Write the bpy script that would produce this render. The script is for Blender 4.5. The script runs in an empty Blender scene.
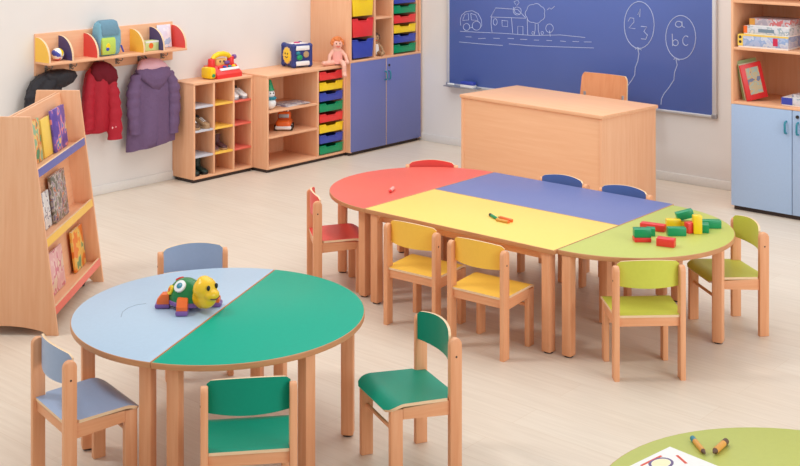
import bpy, bmesh, math, random
from mathutils import Vector, Matrix, noise
PI = math.pi
R = math.radians
random.seed(4)
SC = bpy.context.scene
COL = SC.collection

# ------------------------------------------------------------------ materials
def lin(c):
    return tuple((x / 12.92 if x <= 0.04045 else ((x + 0.055) / 1.055) ** 2.4) for x in c)
def rgb(r, g, b):
    return lin((r / 255, g / 255, b / 255)) + (1,)
def mat(name, col, rough=0.45, spec=0.5, bump=0, bscale=60, metal=0, coat=0):
    m = bpy.data.materials.new(name); m.use_nodes = True
    nt = m.node_tree; b = nt.nodes['Principled BSDF']
    b.inputs['Base Color'].default_value = rgb(*col)
    b.inputs['Roughness'].default_value = rough
    b.inputs['Specular IOR Level'].default_value = spec
    b.inputs['Metallic'].default_value = metal
    tc = nt.nodes.new('ShaderNodeTexCoord')
    n = nt.nodes.new('ShaderNodeTexNoise'); n.inputs['Scale'].default_value = bscale
    nt.links.new(tc.outputs['Object'], n.inputs['Vector'])
    # a very slight tonal variation so no surface is a dead flat colour
    mx = nt.nodes.new('ShaderNodeMix'); mx.data_type = 'RGBA'
    c = rgb(*col)
    mx.inputs[6].default_value = tuple(x * 0.96 for x in c[:3]) + (1,)
    mx.inputs[7].default_value = tuple(min(1, x * 1.04) for x in c[:3]) + (1,)
    nt.links.new(n.outputs['Fac'], mx.inputs[0]); nt.links.new(mx.outputs[2], b.inputs['Base Color'])
    if bump:
        bp = nt.nodes.new('ShaderNodeBump'); bp.inputs['Strength'].default_value = bump
        bp.inputs['Distance'].default_value = 0.01
        nt.links.new(n.outputs['Fac'], bp.inputs['Height']); nt.links.new(bp.outputs['Normal'], b.inputs['Normal'])
    return m
def wood(name, a, b_, scale, rough=0.45):
    m = bpy.data.materials.new(name); m.use_nodes = True
    nt = m.node_tree; b = nt.nodes['Principled BSDF']
    b.inputs['Roughness'].default_value = rough; b.inputs['Specular IOR Level'].default_value = 0.4
    tc = nt.nodes.new('ShaderNodeTexCoord'); mp = nt.nodes.new('ShaderNodeMapping')
    mp.inputs['Scale'].default_value = scale
    n = nt.nodes.new('ShaderNodeTexNoise'); n.inputs['Scale'].default_value = 1.0; n.inputs['Detail'].default_value = 4
    n.inputs['Distortion'].default_value = 0.6
    rp = nt.nodes.new('ShaderNodeValToRGB')
    rp.color_ramp.elements[0].position = 0.3; rp.color_ramp.elements[0].color = rgb(*b_)
    rp.color_ramp.elements[1].position = 0.7; rp.color_ramp.elements[1].color = rgb(*a)
    L = nt.links.new
    L(tc.outputs['Object'], mp.inputs['Vector']); L(mp.outputs[0], n.inputs['Vector'])
    L(n.outputs['Fac'], rp.inputs[0]); L(rp.outputs[0], b.inputs['Base Color'])
    return m
def cover(name, cols, scale=30, rough=0.35):
    m = bpy.data.materials.new(name); m.use_nodes = True
    nt = m.node_tree; b = nt.nodes['Principled BSDF']; b.inputs['Roughness'].default_value = rough
    tc = nt.nodes.new('ShaderNodeTexCoord')
    n = nt.nodes.new('ShaderNodeTexNoise'); n.inputs['Scale'].default_value = scale; n.inputs['Detail'].default_value = 1.5
    rp = nt.nodes.new('ShaderNodeValToRGB'); rp.color_ramp.interpolation = 'CONSTANT'
    el = rp.color_ramp.elements
    el[0].color = rgb(*cols[0]); el[0].position = 0
    el[1].color = rgb(*cols[1]); el[1].position = 0.46
    for i, c in enumerate(cols[2:]):
        e = el.new(0.46 + 0.07 * (i + 1)); e.color = rgb(*c)
    nt.links.new(tc.outputs['Object'], n.inputs['Vector']); nt.links.new(n.outputs['Fac'], rp.inputs[0])
    nt.links.new(rp.outputs[0], b.inputs['Base Color'])
    return m

LAM_A, LAM_B = (242, 189, 149), (236, 177, 135)        # beech laminate of the cabinets
BEE_A, BEE_B = (238, 177, 133), (229, 160, 114)        # solid beech of chairs and table legs
W_Z = wood('beech_laminate_upright', LAM_A, LAM_B, (45, 45, 2.5))
W_Y = wood('beech_laminate_along_y', LAM_A, LAM_B, (45, 2.5, 45))
W_X = wood('beech_laminate_along_x', LAM_A, LAM_B, (2.5, 45, 45))
DK_X = wood('desk_laminate', (243, 189, 147), (238, 180, 137), (2.5, 40, 40))
B_Z = wood('solid_beech_upright', BEE_A, BEE_B, (60, 60, 3))
B_X = wood('solid_beech_along_x', BEE_A, BEE_B, (3, 60, 60))
B_Y = wood('solid_beech_along_y', BEE_A, BEE_B, (60, 3, 60))
PLY = wood('pale_plywood_edge', (244, 214, 176), (234, 198, 156), (20, 20, 200))
EDGE = wood('table_edge_band', (206, 148, 102), (194, 134, 90), (8, 8, 60))
BACKP = wood('teacher_chair_ply', (238, 164, 116), (231, 152, 102), (40, 40, 3))
M = dict(
 lblue=mat('laminate_light_blue', (180, 202, 222), 0.38, 0.3), green=mat('laminate_green', (0, 168, 138), 0.36, 0.1),
 yellow=mat('laminate_yellow', (250, 216, 114), 0.4, 0.3), red=mat('laminate_red', (234, 102, 88), 0.4, 0.3),
 blue=mat('laminate_blue', (112, 122, 176), 0.38, 0.35), lime=mat('laminate_lime', (194, 200, 104), 0.4, 0.3),
 cblue=mat('chair_light_blue', (154, 176, 208), 0.4), cgreen=mat('chair_green', (0, 142, 114), 0.34, 0.2),
 cyellow=mat('chair_yellow', (254, 200, 80), 0.4, 0.3), cred=mat('chair_red', (236, 80, 74), 0.4),
 cdblue=mat('chair_blue', (84, 114, 182), 0.4), clime=mat('chair_lime', (204, 208, 82), 0.4, 0.3),
 door_violet=mat('door_violet_blue', (110, 118, 178), 0.45), door_pale=mat('door_pale_blue', (164, 188, 220), 0.4),
 pred=mat('plastic_red', (236, 58, 56), 0.3), pyellow=mat('plastic_yellow', (254, 214, 30), 0.3),
 pblue=mat('plastic_blue', (60, 76, 176), 0.3), pgreen=mat('plastic_green', (0, 150, 96), 0.3),
 porange=mat('plastic_orange', (240, 110, 40), 0.35), ppurple=mat('plastic_purple', (130, 90, 160), 0.35),
 pnavy=mat('plastic_navy', (44, 58, 128), 0.35), pteal=mat('plastic_teal', (30, 130, 150), 0.35),
 white=mat('plastic_white', (240, 240, 240), 0.4), paper=mat('paper_white', (244, 242, 238), 0.8, 0.2),
 black=mat('black_rubber', (26, 24, 24), 0.5), dark=mat('dark_plinth', (58, 44, 40), 0.6),
 grey=mat('grey_metal', (170, 172, 178), 0.35, metal=0.6), alu=mat('aluminium_frame', (214, 216, 220), 0.4, metal=0.3),
 hook=mat('steel_hook', (150, 145, 140), 0.35, metal=0.8),
 wall=mat('wall_paint', (234, 230, 226), 0.9, 0.2, bscale=3), base=mat('baseboard_paint', (232, 229, 224), 0.6),
 board=mat('chalkboard_blue', (86, 108, 178), 0.36, 0.45, bscale=4), chalk=mat('chalk_white', (188, 200, 228), 0.95, 0.1),
 purple_coat=mat('coat_purple', (112, 88, 122), 0.75, 0.25, 0.7, 40), pink_fleece=mat('fleece_pink', (226, 178, 188), 0.95, 0.1, 0.5, 90),
 red_coat=mat('coat_red', (176, 30, 48), 0.6, 0.3, 0.5, 28), red_dark=mat('coat_dark_red', (110, 22, 36), 0.7, 0.2, 0.4, 28),
 black_coat=mat('coat_black', (38, 36, 42), 0.55, 0.35, 0.7, 40),
 skin=mat('doll_cloth', (240, 186, 166), 0.85, 0.2), hair=mat('doll_orange_yarn', (232, 140, 84), 0.9, 0.1, 0.8, 150),
 pinkcloth=mat('doll_pink_cloth', (240, 172, 160), 0.9, 0.1), bag=mat('bag_blue_fabric', (126, 176, 196), 0.75, 0.2, 0.4, 50),
 bag_d=mat('bag_slate_fabric', (112, 150, 170), 0.75, 0.2, 0.4, 50), bag_y=mat('bag_lime_fabric', (190, 214, 96), 0.75, 0.2),
 brown=mat('shoe_brown', (104, 74, 58), 0.6), tan=mat('shoe_tan', (178, 142, 106), 0.7), maroon=mat('boot_maroon', (96, 58, 62), 0.5),
 dkgreen=mat('boot_dark_green', (38, 58, 52), 0.45), paleshelf=mat('shelf_pale_grey', (206, 206, 214), 0.5),
 yshelf=mat('shelf_yellow', (250, 200, 84), 0.5), rshelf=mat('shelf_red', (232, 110, 92), 0.5),
 rail_blue=mat('rail_blue', (108, 112, 176), 0.45), rail_yellow=mat('rail_yellow', (246, 198, 92), 0.45), rail_red=mat('rail_red', (240, 118, 100), 0.45),
 lemon=mat('turtle_yellow', (252, 200, 36), 0.3), shell=mat('turtle_shell_green', (10, 128, 62), 0.3),
)
# floor: pale plank laminate
def floor_mat():
    m = bpy.data.materials.new('pale_plank_floor'); m.use_nodes = True
    nt = m.node_tree; b = nt.nodes['Principled BSDF']; L = nt.links.new
    b.inputs['Roughness'].default_value = 0.38; b.inputs['Specular IOR Level'].default_value = 0.4
    tc = nt.nodes.new('ShaderNodeTexCoord'); mp = nt.nodes.new('ShaderNodeMapping')
    mp.inputs['Rotation'].default_value = (0, 0, 0)
    br = nt.nodes.new('ShaderNodeTexBrick'); br.inputs['Scale'].default_value = 1
    br.inputs['Brick Width'].default_value = 1.2; br.inputs['Row Height'].default_value = 0.19
    br.inputs['Mortar Size'].default_value = 0.0018; br.inputs['Mortar Smooth'].default_value = 0.4
    br.inputs['Color1'].default_value = rgb(231, 218, 201); br.inputs['Color2'].default_value = rgb(228, 213, 195)
    br.inputs['Mortar'].default_value = rgb(222, 205, 184)
    mp2 = nt.nodes.new('ShaderNodeMapping'); mp2.inputs['Scale'].default_value = (2, 30, 1)
    n = nt.nodes.new('ShaderNodeTexNoise'); n.inputs['Scale'].default_value = 1.5; n.inputs['Detail'].default_value = 5
    rp = nt.nodes.new('ShaderNodeValToRGB')
    rp.color_ramp.elements[0].color = (0.9, 0.88, 0.86, 1); rp.color_ramp.elements[1].color = (1, 1, 1, 1)
    rp.color_ramp.elements[0].position = 0.3; rp.color_ramp.elements[1].position = 0.65
    mx = nt.nodes.new('ShaderNodeMix'); mx.data_type = 'RGBA'; mx.blend_type = 'MULTIPLY'; mx.inputs[0].default_value = 0.8
    L(tc.outputs['Object'], mp.inputs['Vector']); L(mp.outputs[0], br.inputs['Vector'])
    L(tc.outputs['Object'], mp2.inputs['Vector']); L(mp2.outputs[0], n.inputs['Vector']); L(n.outputs['Fac'], rp.inputs[0])
    L(br.outputs['Color'], mx.inputs[6]); L(rp.outputs[0], mx.inputs[7]); L(mx.outputs[2], b.inputs['Base Color'])
    return m
M['floor'] = floor_mat()

# ------------------------------------------------------------------ mesh helpers
def merge(bm, t, mi=0, mx=None, keep=False):
    if not keep:
        for f in t.faces: f.material_index = mi
    if mx is not None: bmesh.ops.transform(t, matrix=mx, verts=t.verts)
    me = bpy.data.meshes.new('tmp'); t.to_mesh(me); t.free()
    bm.from_mesh(me); bpy.data.meshes.remove(me)
def new(): return bmesh.new()
def box(bm, lo, hi, bev=0, mi=0, mx=None, seg=2):
    t = new()
    c = [(a + b) / 2 for a, b in zip(lo, hi)]; s = [abs(b - a) for a, b in zip(lo, hi)]
    bmesh.ops.create_cube(t, size=1, matrix=Matrix.Translation(c) @ Matrix.Diagonal(s + [1]))
    if bev: bmesh.ops.bevel(t, geom=t.edges[:], offset=bev, segments=seg, profile=0.5, affect='EDGES')
    merge(bm, t, mi, mx)
def prism(bm, pts, ax, a, b, bev=0, mi=0, mx=None, top_mi=None):
    """2D outline pts extruded along axis ax ('x','y','z') from a to b; pts are the other two coords in order"""
    t = new()
    def P(p, h):
        return {'x': (h, p[0], p[1]), 'y': (p[0], h, p[1]), 'z': (p[0], p[1], h)}[ax]
    v0 = [t.verts.new(P(p, a)) for p in pts]; v1 = [t.verts.new(P(p, b)) for p in pts]
    f0 = t.faces.new(v0[::-1]); f1 = t.faces.new(v1); n = len(pts)
    for i in range(n): t.faces.new((v0[i], v0[(i + 1) % n], v1[(i + 1) % n], v1[i]))
    for f in t.faces: f.material_index = mi
    if top_mi is not None: f1.material_index = top_mi
    bmesh.ops.recalc_face_normals(t, faces=t.faces[:])
    if bev:
        caps = [e for e in t.edges if f0 in e.link_faces or f1 in e.link_faces]
        bmesh.ops.bevel(t, geom=caps, offset=bev, segments=2, profile=0.5, affect='EDGES', material=mi)
    merge(bm, t, mi, mx, keep=True)
def cyl(bm, c, r, h, ax='z', seg=20, mi=0, r2=None, bev=0, mx=None):
    t = new()
    rot = {'z': Matrix(), 'x': Matrix.Rotation(PI / 2, 4, 'Y'), 'y': Matrix.Rotation(-PI / 2, 4, 'X')}[ax]
    bmesh.ops.create_cone(t, cap_ends=True, segments=seg, radius1=r, radius2=r if r2 is None else r2, depth=h, matrix=Matrix.Translation(c) @ rot)
    if bev:
        es = [e for e in t.edges if any(len(f.verts) > 4 for f in e.link_faces)]
        bmesh.ops.bevel(t, geom=es, offset=bev, segments=2, profile=0.5, affect='EDGES')
    merge(bm, t, mi, mx)
def ball(bm, c, r, mi=0, seg=20, mx=None):
    t = new(); r = (r, r, r) if not hasattr(r, '__len__') else r
    bmesh.ops.create_uvsphere(t, u_segments=seg, v_segments=max(8, seg * 2 // 3), radius=1, matrix=Matrix.Translation(c) @ Matrix.Diagonal(tuple(r) + (1,)))
    merge(bm, t, mi, mx)
def tube(bm, pts, r, seg=8, mi=0, closed=False, mx=None):
    t = new(); pts = [Vector(p) for p in pts]; n = len(pts); rings = []
    rr = r if hasattr(r, '__len__') else [r] * n
    up = None
    for i, p in enumerate(pts):
        d = (pts[min(i + 1, n - 1)] - pts[max(i - 1, 0)]).normalized()
        if up is None: up = d.orthogonal().normalized()
        up = (up - d * up.dot(d)); up = up.normalized() if up.length > 1e-6 else d.orthogonal().normalized()
        s = d.cross(up)
        rings.append([t.verts.new(p + (up * math.cos(2 * PI * k / seg) + s * math.sin(2 * PI * k / seg)) * rr[i]) for k in range(seg)])
    for a, b in zip(rings, rings[1:]):
        for k in range(seg): t.faces.new((a[k], a[(k + 1) % seg], b[(k + 1) % seg], b[k]))
    t.faces.new(rings[0][::-1]); t.faces.new(rings[-1])
    bmesh.ops.recalc_face_normals(t, faces=t.faces[:])
    merge(bm, t, mi, mx)
def loft(bm, rings, mi=0, mx=None):
    t = new(); vs = [[t.verts.new(p) for p in r] for r in rings]; n = len(rings[0])
    for a, b in zip(vs, vs[1:]):
        for k in range(n): t.faces.new((a[k], a[(k + 1) % n], b[(k + 1) % n], b[k]))
    t.faces.new(vs[0][::-1]); t.faces.new(vs[-1])
    bmesh.ops.recalc_face_normals(t, faces=t.faces[:])
    merge(bm, t, mi, mx)
def sheet(bm, fn, nu, nv, th, mi_face=0, mi_edge=1):
    """fn(u,v) in 0..1 -> point and unit normal; a sheet of thickness th, coloured both sides, edges in mi_edge"""
    t = new(); top = []; bot = []
    for i in range(nu + 1):
        a = []; b = []
        for j in range(nv + 1):
            u, v = i / nu, j / nv; e = 1e-3
            p = Vector(fn(u, v))
            du = Vector(fn(min(1, u + e), v)) - Vector(fn(max(0, u - e), v)); dv = Vector(fn(u, min(1, v + e))) - Vector(fn(u, max(0, v - e)))
            nrm = du.cross(dv).normalized()
            a.append(t.verts.new(p + nrm * th / 2)); b.append(t.verts.new(p - nrm * th / 2))
        top.append(a); bot.append(b)
    for i in range(nu):
        for j in range(nv):
            f = t.faces.new((top[i][j], top[i + 1][j], top[i + 1][j + 1], top[i][j + 1])); f.material_index = mi_face
            f = t.faces.new((bot[i][j], bot[i][j + 1], bot[i + 1][j + 1], bot[i + 1][j])); f.material_index = mi_face
    def edge(pairs):
        for (a, b), (c, d) in zip(pairs, pairs[1:]):
            f = t.faces.new((a, b, d, c)); f.material_index = mi_edge
    edge([(top[i][0], bot[i][0]) for i in range(nu + 1)]); edge([(top[i][nv], bot[i][nv]) for i in range(nu + 1)])
    edge([(top[0][j], bot[0][j]) for j in range(nv + 1)]); edge([(top[nu][j], bot[nu][j]) for j in range(nv + 1)])
    bmesh.ops.recalc_face_normals(t, faces=t.faces[:])
    merge(bm, t, keep=True)
def obj(name, bm, mats, parent=None, smooth=True, ang=35, **props):
    me = bpy.data.meshes.new(name); bm.to_mesh(me); bm.free()
    for m in (mats if isinstance(mats, (list, tuple)) else [mats]): me.materials.append(m)
    if smooth:
        me.polygons.foreach_set('use_smooth', [True] * len(me.polygons)); me.set_sharp_from_angle(angle=R(ang))
    o = bpy.data.objects.new(name, me); COL.objects.link(o)
    if parent: o.parent = parent
    for k, v in props.items(): o[k] = v
    return o
def thing(name, label, cat, loc=(0, 0, 0), rz=0, group=None):
    o = bpy.data.objects.new(name, None); COL.objects.link(o); o.empty_display_size = 0.1
    o.location = loc; o.rotation_euler = (0, 0, rz); o['label'] = label; o['category'] = cat
    if group: o['group'] = group
    return o
def tag(o, label, cat, group=None):
    o['label'] = label; o['category'] = cat
    if group: o['group'] = group
    return o
def struct(name, bm, m): return obj(name, bm, m, kind='structure')
def dup(root, label, loc, rz, group=None):
    r = root.copy(); COL.objects.link(r); r.location = loc; r.rotation_euler = (0, 0, rz); r['label'] = label
    if group: r['group'] = group
    for ch in list(root.children):
        c = ch.copy(); COL.objects.link(c); c.parent = r
        for g in list(ch.children):
            d = g.copy(); COL.objects.link(d); d.parent = c
    return r
def b1(lo, hi, bev=0.002, mx=None):
    bm = new(); box(bm, lo, hi, bev, mx=mx); return bm
def remesh(o, vox, smooth=4):
    md = o.modifiers.new('remesh', 'REMESH'); md.mode = 'VOXEL'; md.voxel_size = vox; md.use_smooth_shade = True
    s = o.modifiers.new('soft', 'SMOOTH'); s.iterations = smooth; s.factor = 0.5
def arc(cx, cy, rx, ry, a0, a1, n):
    return [(cx + rx * math.cos(R(a0 + (a1 - a0) * i / n)), cy + ry * math.sin(R(a0 + (a1 - a0) * i / n))) for i in range(n + 1)]

# ------------------------------------------------------------------ camera
cam = bpy.data.cameras.new('camera'); co = bpy.data.objects.new('camera', cam); COL.objects.link(co)
cam.sensor_width = 36; cam.lens = 1220.218 / 800 * 36
cam.shift_x = 26.28 / 800; cam.shift_y = -(233 + 95.628) / 800
co.location = (7.85, 0, 2.25); co.rotation_euler = (PI / 2, 0, R(41.3745))
SC.camera = co

# ------------------------------------------------------------------ the room
bm = new(); box(bm, (-0.15, -3.0, -0.1), (11.0, 9.2, 0)); struct('floor', bm, M['floor'])
bm = new(); box(bm, (-0.15, -3.0, 0), (0, 9.2, 2.9)); struct('wall_left', bm, M['wall'])
bm = new(); box(bm, (0, 9.05, 0), (11.0, 9.2, 2.9)); struct('wall_back', bm, M['wall'])
bm = new(); box(bm, (0, -3.0, 0), (0.014, 9.05, 0.07), 0.003); struct('baseboard_left', bm, M['base'])
bm = new(); box(bm, (0.014, 9.036, 0), (11.0, 9.05, 0.07), 0.003); struct('baseboard_back', bm, M['base'])
CHALK = {'chalk_car':[[(0.977,1.127),(0.971,1.178),(0.989,1.225),(1.035,1.258),(1.11,1.272),(1.178,1.248),(1.215,1.193),(1.218,1.141),(1.201,1.124)],[(1.081,1.12),(1.079,1.11),(1.073,1.1),(1.064,1.092),(1.053,1.087),(1.04,1.085),(1.028,1.087),(1.018,1.092),(1.011,1.1),(1.006,1.11),(1.006,1.121),(1.011,1.131),(1.018,1.14),(1.028,1.146),(1.04,1.15),(1.053,1.15),(1.064,1.146),(1.073,1.139),(1.079,1.13),(1.081,1.12)],[(1.206,1.14),(1.204,1.126),(1.196,1.114),(1.185,1.104),(1.17,1.098),(1.154,1.095),(1.139,1.098),(1.125,1.104),(1.115,1.114),(1.11,1.127),(1.11,1.14),(1.115,1.154),(1.125,1.165),(1.139,1.173),(1.154,1.178),(1.17,1.177),(1.185,1.173),(1.196,1.165),(1.204,1.153),(1.206,1.14)],[(1.0,1.18),(1.023,1.232),(1.064,1.243),(1.069,1.184),(1.0,1.175)],[(1.092,1.245),(1.101,1.186),(1.178,1.186),(1.15,1.235),(1.092,1.247)],[(1.081,1.111),(1.11,1.117)]],'chalk_road':[[(0.971,1.073),(1.229,1.08),(1.452,1.088),(1.775,1.091),(2.06,1.116),(2.311,1.112)],[(0.957,0.973),(1.201,0.973),(1.452,0.978)],[(1.52,0.997),(1.748,0.998),(2.06,1.012),(2.397,1.029)],[(1.035,1.027),(1.101,1.029)],[(1.178,1.019),(1.263,1.03)],[(1.347,1.036),(1.419,1.039)],[(1.506,1.047),(1.574,1.048)],[(1.642,1.048),(1.717,1.051)],[(1.788,1.052),(1.841,1.054)],[(1.919,1.058),(1.976,1.06)],[(2.06,1.064),(2.116,1.063)],[(2.187,1.069),(2.249,1.071)],[(2.299,1.073),(2.373,1.078)]],'chalk_house':[[(1.319,1.227),(1.374,1.312),(1.615,1.312),(1.701,1.241)],[(1.319,1.227),(1.547,1.234),(1.701,1.239)],[(1.327,1.227),(1.322,1.166),(1.333,1.091)],[(1.547,1.232),(1.561,1.094)],[(1.717,1.238),(1.722,1.092)],[(1.391,1.186),(1.39,1.176),(1.386,1.168),(1.381,1.161),(1.374,1.156),(1.367,1.155),(1.36,1.157),(1.354,1.162),(1.349,1.169),(1.347,1.178),(1.347,1.188),(1.349,1.197),(1.354,1.205),(1.36,1.211),(1.367,1.214),(1.374,1.213),(1.381,1.21),(1.386,1.204),(1.39,1.195),(1.391,1.186)],[(1.443,1.203),(1.506,1.202),(1.506,1.151),(1.446,1.151),(1.443,1.203)],[(1.615,1.093),(1.615,1.162),(1.671,1.164),(1.671,1.093)],[(1.653,1.301),(1.65,1.289),(1.643,1.278),(1.633,1.27),(1.62,1.264),(1.606,1.262),(1.592,1.264),(1.58,1.27),(1.572,1.279),(1.567,1.29),(1.567,1.302),(1.572,1.313),(1.58,1.323),(1.592,1.33),(1.606,1.333),(1.62,1.333),(1.633,1.329),(1.643,1.322),(1.65,1.312),(1.653,1.301)],[(1.566,1.331),(1.588,1.279),(1.642,1.269)],[(1.593,1.355),(1.574,1.377),(1.615,1.397),(1.631,1.371),(1.604,1.347)]],'chalk_tree':[[(1.896,1.293),(1.899,1.284),(1.901,1.275),(1.901,1.266),(1.898,1.257),(1.892,1.248),(1.885,1.241),(1.876,1.235),(1.866,1.231),(1.858,1.225),(1.851,1.217),(1.843,1.21),(1.834,1.205),(1.823,1.202),(1.812,1.2),(1.801,1.201),(1.791,1.204),(1.781,1.208),(1.771,1.207),(1.76,1.206),(1.749,1.208),(1.739,1.211),(1.73,1.217),(1.723,1.224),(1.719,1.232),(1.716,1.241),(1.713,1.249),(1.706,1.255),(1.7,1.263),(1.696,1.272),(1.694,1.281),(1.696,1.29),(1.7,1.299),(1.706,1.307),(1.713,1.315),(1.716,1.323),(1.719,1.332),(1.723,1.341),(1.73,1.349),(1.739,1.356),(1.749,1.36),(1.76,1.363),(1.771,1.364),(1.781,1.364),(1.791,1.369),(1.801,1.373),(1.812,1.375),(1.823,1.375),(1.834,1.373),(1.843,1.369),(1.851,1.363),(1.858,1.356),(1.866,1.351),(1.876,1.348),(1.885,1.343),(1.892,1.337),(1.898,1.329),(1.901,1.32),(1.901,1.311),(1.899,1.301),(1.896,1.293)],[(1.801,1.194),(1.801,1.146),(1.791,1.099)],[(1.833,1.196),(1.833,1.144),(1.846,1.101)],[(1.791,1.114),(1.786,1.104),(1.775,1.1),(1.766,1.107),(1.766,1.118),(1.775,1.126),(1.786,1.124),(1.791,1.114)],[(1.888,1.121),(1.883,1.11),(1.872,1.107),(1.863,1.114),(1.863,1.125),(1.872,1.133),(1.883,1.131),(1.888,1.121)],[(1.989,1.17),(1.987,1.157),(1.981,1.146),(1.971,1.137),(1.96,1.132),(1.947,1.13),(1.934,1.132),(1.924,1.138),(1.916,1.147),(1.912,1.158),(1.912,1.17),(1.916,1.182),(1.924,1.193),(1.934,1.2),(1.947,1.204),(1.96,1.204),(1.971,1.199),(1.981,1.192),(1.987,1.181),(1.989,1.17)],[(1.95,1.147),(1.958,1.095)]],'chalk_bird':[[(1.927,1.325),(1.95,1.346),(1.968,1.334),(2.004,1.362)]],'chalk_balloon':[[(2.965,1.262),(2.961,1.217),(2.951,1.174),(2.933,1.136),(2.91,1.103),(2.882,1.079),(2.852,1.063),(2.82,1.058),(2.788,1.063),(2.758,1.079),(2.732,1.104),(2.711,1.137),(2.696,1.177),(2.689,1.221),(2.689,1.266),(2.696,1.311),(2.711,1.353),(2.732,1.389),(2.758,1.417),(2.788,1.437),(2.82,1.446),(2.852,1.445),(2.882,1.434),(2.91,1.413),(2.933,1.384),(2.951,1.347),(2.961,1.306),(2.965,1.262)],[(2.791,1.049),(2.814,1.066),(2.851,1.046),(2.814,1.053)],[(2.814,1.055),(2.825,1.015),(2.814,0.952),(2.791,0.898),(2.786,0.835),(2.756,0.787),(2.721,0.742)]],'chalk_number':[[(2.814,1.335),(2.837,1.388),(2.832,1.319)],[(2.725,1.277),(2.744,1.307),(2.777,1.305),(2.779,1.274),(2.732,1.222),(2.791,1.219)],[(2.844,1.243),(2.899,1.241),(2.871,1.202),(2.904,1.175),(2.888,1.139),(2.846,1.14)]],'chalk_balloon2':[[(3.333,1.186),(3.329,1.145),(3.319,1.106),(3.302,1.07),(3.28,1.04),(3.254,1.018),(3.225,1.004),(3.194,0.999),(3.164,1.003),(3.136,1.017),(3.111,1.04),(3.091,1.07),(3.077,1.106),(3.07,1.146),(3.07,1.188),(3.077,1.229),(3.091,1.267),(3.111,1.3),(3.136,1.326),(3.164,1.344),(3.194,1.353),(3.225,1.352),(3.254,1.342),(3.28,1.324),(3.302,1.297),(3.319,1.264),(3.329,1.226),(3.333,1.186)],[(3.14,0.994),(3.16,1.008),(3.193,0.99),(3.16,0.995)],[(3.16,0.995),(3.171,0.952),(3.147,0.889),(3.142,0.828),(3.098,0.763),(3.053,0.707),(3.031,0.664),(3.026,0.617)]],'chalk_letter':[[(3.213,1.284),(3.211,1.276),(3.207,1.269),(3.2,1.263),(3.191,1.259),(3.182,1.258),(3.173,1.259),(3.165,1.263),(3.159,1.269),(3.156,1.276),(3.156,1.284),(3.159,1.292),(3.165,1.299),(3.173,1.304),(3.182,1.306),(3.191,1.306),(3.2,1.303),(3.207,1.298),(3.211,1.292),(3.213,1.284),(3.213,1.308),(3.217,1.266),(3.237,1.259)],[(3.127,1.201),(3.131,1.102)],[(3.18,1.132),(3.179,1.124),(3.175,1.117),(3.169,1.111),(3.162,1.107),(3.154,1.106),(3.146,1.108),(3.139,1.111),(3.134,1.117),(3.132,1.125),(3.132,1.133),(3.134,1.14),(3.139,1.147),(3.146,1.152),(3.154,1.155),(3.162,1.154),(3.169,1.152),(3.175,1.147),(3.179,1.14),(3.18,1.132)],[(3.266,1.184),(3.258,1.19),(3.248,1.192),(3.238,1.189),(3.23,1.181),(3.223,1.171),(3.22,1.158),(3.22,1.145),(3.223,1.133),(3.23,1.123),(3.238,1.117),(3.248,1.115),(3.258,1.118),(3.266,1.126)]]}
PENCIL = [(3.637, 3.166), (3.59, 3.209), (3.566, 3.256), (3.56, 3.304), (3.577, 3.345)]
# ------------------------------------------------------------------ chairs
def make_chair(label, cm, loc, rz):
    t = thing('child_chair', label, 'chair', loc, rz, "children's beech chairs with coloured seats")
    for s in (-1, 1):
        x0, x1 = s * 0.158 - 0.0135, s * 0.158 + 0.0135
        bm = new()
        pts = [(-0.161, 0), (-0.109, 0), (-0.109, 0.512)] + arc(-0.135, 0.514, 0.026, 0.026, 0, 180, 8) + [(-0.161, 0.512)]
        prism(bm, pts, 'x', x0, x1, 0.004); cyl(bm, (x1 + 0.0005 if s > 0 else x0 - 0.0005, -0.135, 0.468), 0.004, 0.002, 'x', 10, 1)
        leg = obj('leg', bm, [B_Z, M['dark']], t)
        bm = new()
        box(bm, (s * 0.147 - 0.0135, 0.090, 0), (s * 0.147 + 0.0135, 0.142, 0.296), 0.004)
        obj('leg', bm, B_Z, t)
        bm = new()
        prism(bm, [(-0.109, 0.240), (0.090, 0.254), (0.090, 0.298), (-0.109, 0.298)], 'x', s * 0.151 - 0.010, s * 0.151 + 0.010, 0.002)
        obj('side_rail', bm, B_Y, t)
    obj('rear_rail', b1((-0.1445, -0.146, 0.254), (0.1445, -0.126, 0.296)), B_X, t)
    bm = new(); cyl(bm, (0, 0.116, 0.205), 0.008, 0.268, 'x', 12); obj('stretcher', bm, B_X, t)
    def seat(u, v):
        y = -0.150 + 0.306 * v
        if y < -0.106: w = 0.287
        else:
            w = 0.330 + 0.014 * min(1, (y + 0.106) / 0.25)
            r = 0.045; d = 0.156 - y
            if d < r: w -= 2 * (r - math.sqrt(max(0, r * r - (r - d) ** 2)))
        z = 0.306 - 0.007 * math.sin(PI * min(1, max(0, (y + 0.13) / 0.26))) * (1 - (2 * u - 1) ** 2)
        if y > 0.085: z -= 0.030 * ((y - 0.085) / 0.071) ** 2
        return ((u - 0.5) * w, y, z - 0.004 + 0.014 * (y + 0.15) / 0.3)
    bm = new(); sheet(bm, seat, 16, 30, 0.012); obj('seat', bm, [cm, PLY], t, ang=50)
    def back(u, v):
        q = 2 * u - 1
        k = max(0, abs(q) - 0.88) / 0.12; zt = 0.554 + 0.015 * (1 - q * q) - 0.010 * k * k
        zb = 0.440 - 0.005 * (1 - q * q)
        # lean back slightly, bow backwards in the middle
        return (q * 0.1475, -0.118 - 0.034 * (1 - q * q), zb + (zt - zb) * v)
    bm = new(); sheet(bm, back, 20, 8, 0.010); obj('backrest', bm, [cm, PLY], t, ang=50)
    return t
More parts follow.
